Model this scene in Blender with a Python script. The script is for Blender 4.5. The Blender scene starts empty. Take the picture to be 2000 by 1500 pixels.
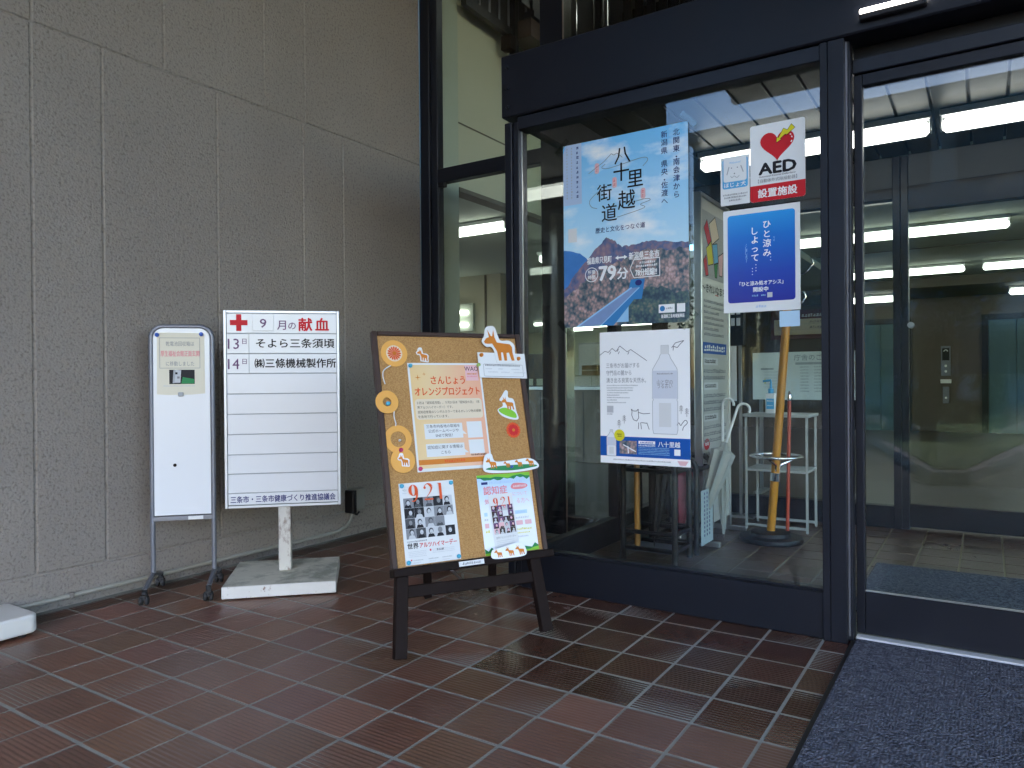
import bpy, bmesh, math, random
from mathutils import Vector, Matrix
random.seed(7)
R = math.radians
SC = bpy.context.scene
COL = SC.collection

# ------------------------------------------------------------------ camera
cam_d = bpy.data.cameras.new('camera')
cam_d.sensor_width = 36.0
cam_d.lens = 1433.0 / 2000.0 * 36.0
cam_d.clip_start = 0.05
cam_d.clip_end = 600.0
cam = bpy.data.objects.new('camera', cam_d)
COL.objects.link(cam)
PITCH, ROLL, YAW = -0.0047, -0.0085, -0.5748
fwd = Vector((math.sin(YAW) * math.cos(PITCH), math.cos(YAW) * math.cos(PITCH), math.sin(PITCH)))
rgt = Vector((math.cos(YAW), -math.sin(YAW), 0))
upv = rgt.cross(fwd)
r2 = rgt * math.cos(ROLL) + upv * math.sin(ROLL)
u2 = -rgt * math.sin(ROLL) + upv * math.cos(ROLL)
mw = Matrix((r2, u2, -fwd)).transposed().to_4x4()
mw.translation = Vector((0, 0, 1.0))
cam.matrix_world = mw
SC.camera = cam

# ------------------------------------------------------------------ sky, sun, exposure
W = bpy.data.worlds.new('World')
SC.world = W
W.use_nodes = True
wn, wl = W.node_tree.nodes, W.node_tree.links
wn.clear()
sky = wn.new('ShaderNodeTexSky')
sky.sky_type = 'NISHITA'
sky.sun_disc = False
sky.sun_elevation = R(52)
sky.sun_rotation = R(150)
sky.air_density = 1.0
sky.dust_density = 2.5
sky.ozone_density = 1.0
hs = wn.new('ShaderNodeHueSaturation')
hs.inputs['Saturation'].default_value = 1.6
bg = wn.new('ShaderNodeBackground')
bg.inputs['Strength'].default_value = 0.15
wo = wn.new('ShaderNodeOutputWorld')
wl.new(sky.outputs[0], hs.inputs['Color'])
wl.new(hs.outputs[0], bg.inputs[0])
wl.new(bg.outputs[0], wo.inputs[0])
sun_d = bpy.data.lights.new('sun', 'SUN')
sun_d.energy = 0.7
sun_d.angle = R(25)
sun_d.color = (1, 0.985, 0.96)
sun = bpy.data.objects.new('sun', sun_d)
COL.objects.link(sun)
sun.location = (3, -12, 14)
sd = Vector((math.sin(R(150)) * math.cos(R(52)), math.cos(R(150)) * math.cos(R(52)), math.sin(R(52))))
sun.rotation_euler = sd.to_track_quat('Z', 'Y').to_euler()
vs = SC.view_settings
vs.view_transform = 'Standard'
vs.look = 'None'
vs.exposure = 3.05
vs.gamma = 1.0
vs.use_curve_mapping = False
SC.render.engine = 'CYCLES'
cy = SC.cycles
cy.use_denoising = True
cy.max_bounces = 7
cy.diffuse_bounces = 3
cy.glossy_bounces = 3
cy.transmission_bounces = 2
cy.use_adaptive_sampling = True
cy.adaptive_threshold = 0.03
cy.transparent_max_bounces = 24
cy.caustics_reflective = False
cy.caustics_refractive = False
cy.sample_clamp_indirect = 6.0
LAMP = 0.22           # radiance of the fluorescent tubes

# ------------------------------------------------------------------ materials
def nodes_of(name):
    m = bpy.data.materials.new(name)
    m.use_nodes = True
    nt = m.node_tree
    return m, nt.nodes, nt.links, nt.nodes['Principled BSDF']

def pm(name, col, rough=0.5, metal=0.0, var=0.0, scale=8.0, bump=0.0, bscale=120.0, spec=0.5,
       dirt=None, dirt_amt=0.0, dscale=5.0, rvar=0.0, stretch=(1, 1, 1), bdist=0.002):
    m, n, l, p = nodes_of(name)
    p.inputs['Base Color'].default_value = (*col, 1)
    p.inputs['Roughness'].default_value = rough
    p.inputs['Metallic'].default_value = metal
    p.inputs['Specular IOR Level'].default_value = spec
    if var or bump or dirt or rvar:
        tc = n.new('ShaderNodeTexCoord')
        mp = n.new('ShaderNodeMapping')
        mp.inputs['Scale'].default_value = stretch
        l.new(tc.outputs['Object'], mp.inputs[0])
    if var or rvar:
        t = n.new('ShaderNodeTexNoise')
        t.inputs['Scale'].default_value = scale
        t.inputs['Detail'].default_value = 6
        t.inputs['Roughness'].default_value = 0.65
        l.new(mp.outputs[0], t.inputs[0])
        src = None
        if var:
            mx = n.new('ShaderNodeMix'); mx.data_type = 'RGBA'
            mx.inputs[6].default_value = (*[c * (1 - var) for c in col], 1)
            mx.inputs[7].default_value = (*[min(1, c * (1 + var)) for c in col], 1)
            l.new(t.outputs[0], mx.inputs[0])
            l.new(mx.outputs[2], p.inputs['Base Color'])
            src = mx.outputs[2]
        if rvar:
            mr = n.new('ShaderNodeMapRange')
            mr.inputs[1].default_value = 0.3; mr.inputs[2].default_value = 0.7
            mr.inputs[3].default_value = max(0.02, rough - rvar); mr.inputs[4].default_value = min(1, rough + rvar)
            l.new(t.outputs[0], mr.inputs[0]); l.new(mr.outputs[0], p.inputs['Roughness'])
    if dirt:
        t2 = n.new('ShaderNodeTexNoise'); t2.inputs['Scale'].default_value = dscale; t2.inputs['Detail'].default_value = 8
        t2.inputs['Roughness'].default_value = 0.7
        l.new(mp.outputs[0], t2.inputs[0])
        cr = n.new('ShaderNodeValToRGB')
        cr.color_ramp.elements[0].position = 0.62 - dirt_amt * 0.3; cr.color_ramp.elements[1].position = 0.72 - dirt_amt * 0.2
        l.new(t2.outputs[0], cr.inputs[0])
        mx2 = n.new('ShaderNodeMix'); mx2.data_type = 'RGBA'
        if var: l.new(src, mx2.inputs[6])
        else: mx2.inputs[6].default_value = (*col, 1)
        mx2.inputs[7].default_value = (*dirt, 1)
        l.new(cr.outputs[0], mx2.inputs[0])
        l.new(mx2.outputs[2], p.inputs['Base Color'])
    if bump:
        t3 = n.new('ShaderNodeTexNoise'); t3.inputs['Scale'].default_value = bscale; t3.inputs['Detail'].default_value = 4
        l.new(mp.outputs[0], t3.inputs[0])
        b = n.new('ShaderNodeBump'); b.inputs['Strength'].default_value = bump; b.inputs['Distance'].default_value = bdist
        l.new(t3.outputs[0], b.inputs['Height']); l.new(b.outputs[0], p.inputs['Normal'])
    return m

def emit(name, col, s):
    m, n, l, p = nodes_of(name)
    p.inputs['Base Color'].default_value = (0.8, 0.8, 0.8, 1)
    p.inputs['Emission Color'].default_value = (*col, 1)
    p.inputs['Emission Strength'].default_value = s
    return m

def glass_mat(name, tint=(0.93, 0.97, 0.95), wob=0.0):
    m, n, l, p = nodes_of(name)
    n.remove(p)
    out = n['Material Output']
    tr = n.new('ShaderNodeBsdfTransparent'); tr.inputs[0].default_value = (*tint, 1)
    gl = n.new('ShaderNodeBsdfGlossy'); gl.inputs['Roughness'].default_value = 0.0
    lw = n.new('ShaderNodeLayerWeight'); lw.inputs[0].default_value = 0.5
    pw = n.new('ShaderNodeMath'); pw.operation = 'POWER'; pw.inputs[1].default_value = 5
    ml = n.new('ShaderNodeMath'); ml.operation = 'MULTIPLY_ADD'; ml.inputs[1].default_value = 0.9; ml.inputs[2].default_value = 0.028
    mx = n.new('ShaderNodeMixShader')
    l.new(lw.outputs['Facing'], pw.inputs[0]); l.new(pw.outputs[0], ml.inputs[0]); l.new(ml.outputs[0], mx.inputs[0])
    l.new(tr.outputs[0], mx.inputs[1]); l.new(gl.outputs[0], mx.inputs[2]); l.new(mx.outputs[0], out.inputs[0])
    if wob:
        tc = n.new('ShaderNodeTexCoord')
        t = n.new('ShaderNodeTexNoise'); t.inputs['Scale'].default_value = 2.6; t.inputs['Detail'].default_value = 1
        l.new(tc.outputs['Object'], t.inputs[0])
        b = n.new('ShaderNodeBump'); b.inputs['Strength'].default_value = 1.0; b.inputs['Distance'].default_value = wob
        l.new(t.outputs[0], b.inputs['Height']); l.new(b.outputs[0], gl.inputs['Normal'])
    return m

def tile_mat(name, c1, c2, rib, basket=False):
    """glazed floor tile: the object colour carries tint (rgb) and wetness (alpha)"""
    m, n, l, p = nodes_of(name)
    p.inputs['Specular IOR Level'].default_value = 0.48
    oi = n.new('ShaderNodeObjectInfo')
    tc = n.new('ShaderNodeTexCoord')
    nz = n.new('ShaderNodeTexNoise'); nz.noise_dimensions = '4D'
    nz.inputs['Scale'].default_value = 14; nz.inputs['Detail'].default_value = 7; nz.inputs['Roughness'].default_value = 0.7
    rm = n.new('ShaderNodeMath'); rm.operation = 'MULTIPLY'; rm.inputs[1].default_value = 37
    l.new(oi.outputs['Random'], rm.inputs[0]); l.new(rm.outputs[0], nz.inputs['W'])
    l.new(tc.outputs['Object'], nz.inputs['Vector'])
    mx = n.new('ShaderNodeMix'); mx.data_type = 'RGBA'
    mx.inputs[6].default_value = (*c1, 1); mx.inputs[7].default_value = (*c2, 1)
    l.new(nz.outputs[0], mx.inputs[0])
    mu = n.new('ShaderNodeMix'); mu.data_type = 'RGBA'; mu.blend_type = 'MULTIPLY'; mu.inputs[0].default_value = 1
    l.new(mx.outputs[2], mu.inputs[6]); l.new(oi.outputs['Color'], mu.inputs[7])
    l.new(mu.outputs[2], p.inputs['Base Color'])
    mr = n.new('ShaderNodeMapRange')
    mr.inputs[1].default_value = 0; mr.inputs[2].default_value = 1
    mr.inputs[3].default_value = 0.36; mr.inputs[4].default_value = 0.12
    l.new(oi.outputs['Alpha'], mr.inputs[0])
    ad = n.new('ShaderNodeMath'); ad.operation = 'MULTIPLY_ADD'; ad.inputs[1].default_value = 0.08
    l.new(nz.outputs[0], ad.inputs[0]); l.new(mr.outputs[0], ad.inputs[2])
    l.new(ad.outputs[0], p.inputs['Roughness'])
    wv = n.new('ShaderNodeTexWave'); wv.wave_type = 'BANDS'; wv.bands_direction = 'Y'
    wv.inputs['Scale'].default_value = rib; wv.inputs['Distortion'].default_value = 0.0
    l.new(tc.outputs['Object'], wv.inputs[0])
    h = wv.outputs['Fac']
    if basket:
        wv2 = n.new('ShaderNodeTexWave'); wv2.wave_type = 'BANDS'; wv2.bands_direction = 'X'
        wv2.inputs['Scale'].default_value = rib
        l.new(tc.outputs['Object'], wv2.inputs[0])
        ck = n.new('ShaderNodeTexChecker'); ck.inputs['Scale'].default_value = 20
        l.new(tc.outputs['Object'], ck.inputs[0])
        mb = n.new('ShaderNodeMix'); mb.data_type = 'FLOAT'
        l.new(ck.outputs['Fac'], mb.inputs[0]); l.new(wv.outputs['Fac'], mb.inputs[2]); l.new(wv2.outputs['Fac'], mb.inputs[3])
        h = mb.outputs[0]
    b = n.new('ShaderNodeBump'); b.inputs['Strength'].default_value = 0.5 if basket else 0.0; b.inputs['Distance'].default_value = 0.0017
    if basket: l.new(h, b.inputs['Height'])
    b2 = n.new('ShaderNodeBump'); b2.inputs['Strength'].default_value = 0.05; b2.inputs['Distance'].default_value = 0.002
    l.new(nz.outputs[0], b2.inputs['Height']); l.new(b.outputs[0], b2.inputs['Normal'])
    l.new(b2.outputs[0], p.inputs['Normal'])
    return m

def speckle_mat(name, c1, c2, c3, sc, bump=0.4, rough=0.9, dist=0.003, rnd=1.0):
    m, n, l, p = nodes_of(name)
    tc = n.new('ShaderNodeTexCoord')
    v = n.new('ShaderNodeTexVoronoi'); v.inputs['Scale'].default_value = sc; v.inputs['Randomness'].default_value = rnd
    l.new(tc.outputs['Object'], v.inputs['Vector'])
    sp = n.new('ShaderNodeSeparateColor'); l.new(v.outputs['Color'], sp.inputs[0])
    cr = n.new('ShaderNodeValToRGB')
    cr.color_ramp.elements[0].color = (*c1, 1); cr.color_ramp.elements[1].color = (*c3, 1)
    e = cr.color_ramp.elements.new(0.5); e.color = (*c2, 1)
    l.new(sp.outputs[0], cr.inputs[0]); l.new(cr.outputs[0], p.inputs['Base Color'])
    b = n.new('ShaderNodeBump'); b.inputs['Strength'].default_value = bump; b.inputs['Distance'].default_value = dist; b.invert = True
    l.new(v.outputs['Distance'], b.inputs['Height']); l.new(b.outputs[0], p.inputs['Normal'])
    p.inputs['Roughness'].default_value = rough
    p.inputs['Specular IOR Level'].default_value = 0.2
    return m

def stucco_mat():
    m, n, l, p = nodes_of('stucco')
    tc = n.new('ShaderNodeTexCoord')
    big = n.new('ShaderNodeTexNoise'); big.inputs['Scale'].default_value = 1.3; big.inputs['Detail'].default_value = 5
    big.inputs['Roughness'].default_value = 0.6
    fine = n.new('ShaderNodeTexNoise'); fine.inputs['Scale'].default_value = 75; fine.inputs['Detail'].default_value = 5
    vo = n.new('ShaderNodeTexVoronoi'); vo.inputs['Scale'].default_value = 95
    for t in (big, fine, vo): l.new(tc.outputs['Object'], t.inputs[0])
    mx = n.new('ShaderNodeMix'); mx.data_type = 'RGBA'
    mx.inputs[6].default_value = (0.226, 0.199, 0.176, 1); mx.inputs[7].default_value = (0.296, 0.263, 0.236, 1)
    l.new(big.outputs[0], mx.inputs[0])
    cr = n.new('ShaderNodeValToRGB')
    cr.color_ramp.elements[0].position = 0.36; cr.color_ramp.elements[0].color = (0.72, 0.715, 0.71, 1)
    cr.color_ramp.elements[1].position = 0.46; cr.color_ramp.elements[1].color = (1, 1, 1, 1)
    l.new(fine.outputs[0], cr.inputs[0])
    mu = n.new('ShaderNodeMix'); mu.data_type = 'RGBA'; mu.blend_type = 'MULTIPLY'; mu.inputs[0].default_value = 1
    l.new(mx.outputs[2], mu.inputs[6]); l.new(cr.outputs[0], mu.inputs[7]); l.new(mu.outputs[2], p.inputs['Base Color'])
    a = n.new('ShaderNodeMath'); a.operation = 'MULTIPLY_ADD'; a.inputs[1].default_value = -0.6
    l.new(vo.outputs['Distance'], a.inputs[0]); l.new(fine.outputs[0], a.inputs[2])
    b = n.new('ShaderNodeBump'); b.inputs['Strength'].default_value = 0.85; b.inputs['Distance'].default_value = 0.0036
    l.new(a.outputs[0], b.inputs['Height']); l.new(b.outputs[0], p.inputs['Normal'])
    p.inputs['Roughness'].default_value = 0.9
    p.inputs['Specular IOR Level'].default_value = 0.15
    return m

def ramp_mat(name, stops, axis='Y', lo=0.0, hi=1.0, rough=0.35, cloud=None):
    """flat print: colour along an axis of the sheet, optional printed clouds"""
    m, n, l, p = nodes_of(name)
    tc = n.new('ShaderNodeTexCoord')
    sx = n.new('ShaderNodeSeparateXYZ'); l.new(tc.outputs['Object'], sx.inputs[0])
    mr = n.new('ShaderNodeMapRange'); mr.inputs[1].default_value = lo; mr.inputs[2].default_value = hi
    l.new(sx.outputs[axis], mr.inputs[0])
    cr = n.new('ShaderNodeValToRGB')
    els = cr.color_ramp.elements
    els[0].position, els[0].color = stops[0][0], (*stops[0][1], 1)
    els[1].position, els[1].color = stops[-1][0], (*stops[-1][1], 1)
    for q, c in stops[1:-1]:
        e = els.new(q); e.color = (*c, 1)
    l.new(mr.outputs[0], cr.inputs[0])
    src = cr.outputs[0]
    if cloud:
        t = n.new('ShaderNodeTexNoise'); t.inputs['Scale'].default_value = cloud; t.inputs['Detail'].default_value = 6
        mpp = n.new('ShaderNodeMapping'); mpp.inputs['Scale'].default_value = (0.7, 1.3, 1)
        l.new(tc.outputs['Object'], mpp.inputs[0]); l.new(mpp.outputs[0], t.inputs[0])
        c2 = n.new('ShaderNodeValToRGB'); c2.color_ramp.elements[0].position = 0.5; c2.color_ramp.elements[1].position = 0.68
        l.new(t.outputs[0], c2.inputs[0])
        mx = n.new('ShaderNodeMix'); mx.data_type = 'RGBA'; mx.inputs[7].default_value = (0.86, 0.90, 0.93, 1)
        l.new(c2.outputs[0], mx.inputs[0]); l.new(src, mx.inputs[6]); src = mx.outputs[2]
    l.new(src, p.inputs['Base Color'])
    p.inputs['Roughness'].default_value = rough
    return m

def pr(name, *a, **k):
    k.setdefault('spec', 0.15)
    return pm(name, *a, **k)
M = dict(
    stucco=stucco_mat(),
    grout=pm('grout', (0.27, 0.28, 0.25), 0.85, var=0.25, scale=30, bump=0.3, bscale=300),
    grout_in=pm('grout_cream', (0.30, 0.29, 0.20), 0.7, var=0.2, scale=30),
    tile=tile_mat('ribbed_tile', (0.086, 0.037, 0.022), (0.140, 0.068, 0.044), 21.0),
    tile_in=tile_mat('basket_tile', (0.058, 0.030, 0.022), (0.105, 0.062, 0.046), 30.0, True),
    frame=pm('dark_bronze', (0.0075, 0.009, 0.015), 0.42, 0.0, spec=0.28, var=0.25, scale=6, rvar=0.08, bump=0.05, bscale=220),
    frame2=pm('dark_bronze_trim', (0.010, 0.012, 0.019), 0.38, 0.0, spec=0.32),
    black=pm('black_metal', (0.006, 0.006, 0.008), 0.42, 0.0, spec=0.3),
    alu=pm('aluminium', (0.55, 0.56, 0.56), 0.28, 0.9, var=0.1, scale=20, stretch=(30, 30, 0.6)),
    chrome=pm('chrome', (0.75, 0.75, 0.75), 0.12, 1.0),
    steel=pm('grey_steel', (0.17, 0.18, 0.21), 0.4, 0.4),
    rubber=pm('rubber', (0.016, 0.016, 0.018), 0.7),
    glass=glass_mat('clear_glass', (0.95, 0.98, 0.965), 0.0),
    glassw=glass_mat('float_glass', (0.95, 0.98, 0.965), 0.00004),
    glassd=glass_mat('door_glass', (0.95, 0.98, 0.965), 0.00009),
    white=pm('white_panel', (0.68, 0.71, 0.75), 0.25, var=0.02, scale=3),
    whitep=pm('chipped_white_paint', (0.62, 0.62, 0.60), 0.55, var=0.08, scale=12, dirt=(0.16, 0.06, 0.025), dirt_amt=0.0, dscale=30, bump=0.2, bscale=60),
    whitetop=pm('weathered_white_top', (0.60, 0.59, 0.50), 0.75, var=0.18, scale=9, dirt=(0.32, 0.33, 0.27), dirt_amt=0.5, dscale=7),
    plastic=pm('white_plastic', (0.66, 0.65, 0.62), 0.5, var=0.06, scale=6, bump=0.1, bscale=200),
    paper2=pm('bright_poster_paper', (0.86, 0.88, 0.89), 0.5),  # white paper copy lightened to make up for weak light on the glass
    paper=pm('white_paper', (0.66, 0.68, 0.69), 0.6),
    cream=pm('cream_paper', (0.66, 0.62, 0.50), 0.6),
    gloss=pm('laminated_white', (0.74, 0.76, 0.77), 0.25),
    silver=pm('silver_board_frame', (0.45, 0.49, 0.54), 0.35, 0.5),
    slot=pm('slot_grey', (0.33, 0.36, 0.40), 0.5),
    red=pr('print_red', (0.55, 0.02, 0.03), 0.5),
    ink=pr('print_black', (0.018, 0.018, 0.022), 0.5),
    navy=pr('print_navy', (0.03, 0.035, 0.16), 0.5),
    purple=pr('print_purple', (0.14, 0.07, 0.16), 0.5),
    grey=pr('print_grey', (0.22, 0.23, 0.25), 0.5),
    lgrey=pr('print_pale_grey', (0.50, 0.52, 0.55), 0.5),
    mgrey=pr('print_mid_grey', (0.36, 0.38, 0.40), 0.5),
    pink=pr('print_pink', (0.70, 0.25, 0.28), 0.5),
    ppink=pr('print_pale_pink', (0.72, 0.45, 0.48), 0.5),
    orange=pr('print_orange', (0.58, 0.20, 0.03), 0.45, var=0.12, scale=25),
    ored=pr('print_orange_red', (0.66, 0.10, 0.03), 0.5),
    ringo=pm('orange_card', (0.72, 0.36, 0.07), 0.6),
    green=pr('print_green', (0.22, 0.52, 0.05), 0.5),
    dgreen=pr('print_dark_green', (0.03, 0.22, 0.08), 0.5),
    pblue=pr('print_blue', (0.012, 0.09, 0.38), 0.45),
    sblue=pr('print_sky_blue', (0.10, 0.40, 0.72), 0.45),
    lblue=pm('pale_blue_paper', (0.42, 0.62, 0.80), 0.6),
    yellow=pr('print_yellow', (0.68, 0.62, 0.03), 0.5),
    lilac=pr('print_lilac', (0.40, 0.52, 0.72), 0.45),
    cork=speckle_mat('cork', (0.31, 0.17, 0.065), (0.40, 0.225, 0.085), (0.47, 0.275, 0.11), 330, 0.25, 0.9, 0.001),
    walnut=pm('dark_walnut', (0.012, 0.007, 0.006), 0.6, spec=0.1, var=0.4, scale=14, stretch=(1, 1, 0.15)),
    walnut2=pm('brown_walnut', (0.050, 0.030, 0.024), 0.5, spec=0.25, var=0.35, scale=14, stretch=(1, 0.15, 1)),
    mat=speckle_mat('blue_carpet', (0.055, 0.058, 0.078), (0.098, 0.104, 0.134), (0.155, 0.163, 0.20), 105, 1.0, 1.0, 0.009, 0.8),
    mat_in=speckle_mat('blue_carpet_inside', (0.045, 0.052, 0.070), (0.10, 0.115, 0.15), (0.17, 0.19, 0.22), 120, 0.7, 1.0, 0.004),
    cwall=pm('cream_wall', (0.54, 0.53, 0.41), 0.8, var=0.05, scale=2),
    gwall=pm('pale_green_wall', (0.46, 0.50, 0.42), 0.8, var=0.04, scale=2),
    ceil=pm('lobby_ceiling', (0.50, 0.54, 0.46), 0.85, var=0.03, scale=2),
    bwall=pm('brown_stone', (0.075, 0.055, 0.038), 0.45, var=0.3, scale=3),
    soffit=pm('brown_soffit', (0.14, 0.12, 0.095), 0.7),
    slat=pm('aluminium_slat', (0.045, 0.052, 0.053), 0.45, 0.0, spec=0.12, var=0.12, scale=6, stretch=(6, 0.5, 1), bump=0.1, bscale=40),
    dceil=pm('dark_ceiling', (0.05, 0.055, 0.06), 0.6, 0.2),
    teal=pm('teal_steel_door', (0.045, 0.10, 0.12), 0.4, 0.3, var=0.1, scale=5),
    linoleum=pm('lobby_floor', (0.11, 0.09, 0.07), 0.35, var=0.15, scale=3),
    wood=pm('cane_wood', (0.34, 0.15, 0.03), 0.4, var=0.25, scale=10),
    poleo=pm('orange_pole', (0.52, 0.22, 0.015), 0.35),
    poler=pm('red_pole', (0.42, 0.06, 0.03), 0.35),
    counter=pm('brown_counter', (0.10, 0.065, 0.04), 0.5),
    tube=emit('fluorescent_tube', (1.0, 0.98, 0.92), LAMP * 4.6),
    tubein=emit('lobby_tube', (0.95, 1.0, 0.90), LAMP * 4.1),
    led=emit('sensor_light', (1.0, 0.93, 0.82), 2.4),  # emission stands in for a highlight on the sensor
    asphalt=pm('asphalt', (0.034, 0.035, 0.038), 0.6, var=0.3, scale=5, bump=0.3, bscale=80),
    kerb=pm('kerb_concrete', (0.32, 0.31, 0.30), 0.85, var=0.15, scale=4),
    line=pm('road_paint', (0.6, 0.6, 0.6), 0.7),
    grass=pm('grass', (0.06, 0.12, 0.025), 0.9, var=0.4, scale=20),
    leaf=pm('leaf', (0.045, 0.09, 0.025), 0.7, var=0.4, scale=9),
    bark=pm('bark', (0.07, 0.05, 0.035), 0.9, var=0.3, scale=12),
    soff=pm('canopy_soffit', (0.36, 0.36, 0.35), 0.8, var=0.06, scale=1.5),
    conc=pm('facade_concrete', (0.28, 0.28, 0.27), 0.85, var=0.12, scale=0.6),
    dglass=pm('facade_window', (0.03, 0.04, 0.05), 0.12),
    clearpl=glass_mat('clear_vinyl', (0.80, 0.83, 0.81)),
    frost=pm('frosted_vinyl', (0.30, 0.32, 0.31), 0.35, var=0.1, scale=20),
    pinkcl=pm('pink_cloth', (0.28, 0.05, 0.08), 0.8, var=0.2, scale=20),
    bluecl=pm('blue_cloth', (0.10, 0.16, 0.28), 0.85, var=0.2, scale=20),
    hair=pm('dark_hair', (0.02, 0.016, 0.014), 0.6),
    skin=pm('skin', (0.46, 0.28, 0.20), 0.6),
)

# ------------------------------------------------------------------ mesh helpers
class MB:
    def __init__(s):
        s.v, s.f, s.m = [], [], []
    def _add(s, vs, fs, m):
        o = len(s.v)
        s.v += [tuple(q) for q in vs]
        s.f += [tuple(o + i for i in f) for f in fs]
        s.m += [m] * len(fs)
        return s
    def box(s, a, b, m=0):
        x0, x1 = sorted((a[0], b[0])); y0, y1 = sorted((a[1], b[1])); z0, z1 = sorted((a[2], b[2]))
        return s._add([(x0, y0, z0), (x1, y0, z0), (x1, y1, z0), (x0, y1, z0), (x0, y0, z1), (x1, y0, z1), (x1, y1, z1), (x0, y1, z1)],
                      [(3, 2, 1, 0), (4, 5, 6, 7), (0, 1, 5, 4), (1, 2, 6, 5), (2, 3, 7, 6), (3, 0, 4, 7)], m)
    def beam(s, p0, p1, w, d, side=(1, 0, 0), m=0):
        p0, p1 = Vector(p0), Vector(p1)
        z = (p1 - p0).normalized(); x = Vector(side); x = (x - z * x.dot(z)).normalized(); y = z.cross(x)
        vs = []
        for p in (p0, p1):
            for sx, sy in ((-1, -1), (1, -1), (1, 1), (-1, 1)):
                vs.append(p + x * (w / 2 * sx) + y * (d / 2 * sy))
        return s._add(vs, [(3, 2, 1, 0), (4, 5, 6, 7), (0, 1, 5, 4), (1, 2, 6, 5), (2, 3, 7, 6), (3, 0, 4, 7)], m)
    def cyl(s, p0, p1, r0, r1=None, n=16, m=0):
        return s.tube([p0, p1], [r0, r0 if r1 is None else r1], n, m)
    def tube(s, pts, r, n=10, m=0):
        pts = [Vector(p) for p in pts]
        rr = r if isinstance(r, (list, tuple)) else [r] * len(pts)
        vs, fs = [], []
        ref = None
        for i, p in enumerate(pts):
            d = (pts[min(i + 1, len(pts) - 1)] - pts[max(i - 1, 0)]).normalized()
            if ref is None:
                ref = Vector((0, 0, 1)) if abs(d.z) < 0.9 else Vector((1, 0, 0))
            a = (ref - d * ref.dot(d)).normalized(); b = d.cross(a); ref = a
            for k in range(n):
                t = 2 * math.pi * k / n
                vs.append(p + (a * math.cos(t) + b * math.sin(t)) * rr[i])
        for i in range(len(pts) - 1):
            for k in range(n):
                k2 = (k + 1) % n
                fs.append((i * n + k, i * n + k2, (i + 1) * n + k2, (i + 1) * n + k))
        fs.append(tuple(range(n - 1, -1, -1)))
        fs.append(tuple((len(pts) - 1) * n + k for k in range(n)))
        return s._add(vs, fs, m)
    def prism(s, pts, z0, z1, m=0):
        n = len(pts)
        vs = [(x, y, z0) for x, y in pts] + [(x, y, z1) for x, y in pts]
        fs = [tuple(range(n - 1, -1, -1)), tuple(range(n, 2 * n))]
        fs += [(i, (i + 1) % n, n + (i + 1) % n, n + i) for i in range(n)]
        return s._add(vs, fs, m)
    def face(s, pts, m=0):
        return s._add(pts, [tuple(range(len(pts)))], m)
    def lathe(s, prof, n=24, c=(0, 0, 0), m=0):
        vs, fs = [], []
        for r, z in prof:
            for k in range(n):
                t = 2 * math.pi * k / n
                vs.append((c[0] + r * math.cos(t), c[1] + r * math.sin(t), c[2] + z))
        for i in range(len(prof) - 1):
            for k in range(n):
                k2 = (k + 1) % n
                fs.append((i * n + k, i * n + k2, (i + 1) * n + k2, (i + 1) * n + k))
        fs.append(tuple(range(n - 1, -1, -1)))
        fs.append(tuple((len(prof) - 1) * n + k for k in range(n)))
        return s._add(vs, fs, m)
    def mesh(s, name, mats, bevel=0.0, seg=1, smooth=False):
        me = bpy.data.meshes.new(name)
        me.from_pydata(s.v, [], s.f)
        for mt in (mats if isinstance(mats, (list, tuple)) else [mats]):
            me.materials.append(mt)
        for p, i in zip(me.polygons, s.m):
            p.material_index = i
        bm = bmesh.new(); bm.from_mesh(me)
        bmesh.ops.recalc_face_normals(bm, faces=bm.faces)
        if bevel:
            ed = [e for e in bm.edges if len(e.link_faces) == 2 and e.calc_face_angle(0) > 0.6]
            bmesh.ops.bevel(bm, geom=ed, offset=bevel, segments=seg, affect='EDGES', profile=0.6, clamp_overlap=True)
        bm.to_mesh(me); bm.free()
        if smooth:
            for p in me.polygons: p.use_smooth = True
            me.set_sharp_from_angle(angle=R(40))
        return me
    def build(s, name, mats, parent=None, bevel=0.0, seg=1, smooth=False):
        return link(bpy.data.objects.new(name, s.mesh(name, mats, bevel, seg, smooth)), parent)

def link(o, parent=None):
    COL.objects.link(o)
    if parent is not None: o.parent = parent
    return o

def tag(o, label=None, cat=None, group=None, kind=None):
    if label: o['label'] = label
    if cat: o['category'] = cat
    if group: o['group'] = group
    if kind: o['kind'] = kind
    return o

def thing(name, label, cat, loc=(0, 0, 0), rot=(0, 0, 0), group=None):
    o = bpy.data.objects.new(name, None)
    o.empty_display_size = 0.1
    o.location = loc; o.rotation_euler = rot
    link(o)
    return tag(o, label, cat, group)

def B(a, b): return MB().box(a, b)

def circle(cx, cy, r, n=32, ry=None):
    ry = r if ry is None else ry
    return [(cx + r * math.cos(2 * math.pi * i / n), cy + ry * math.sin(2 * math.pi * i / n)) for i in range(n)]

def rrect(x0, y0, x1, y1, r, n=6):
    pts = []
    for cx, cy, a in ((x1 - r, y1 - r, 0), (x0 + r, y1 - r, 90), (x0 + r, y0 + r, 180), (x1 - r, y0 + r, 270)):
        for i in range(n + 1):
            t = R(a + 90 * i / n); pts.append((cx + r * math.cos(t), cy + r * math.sin(t)))
    return pts

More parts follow.
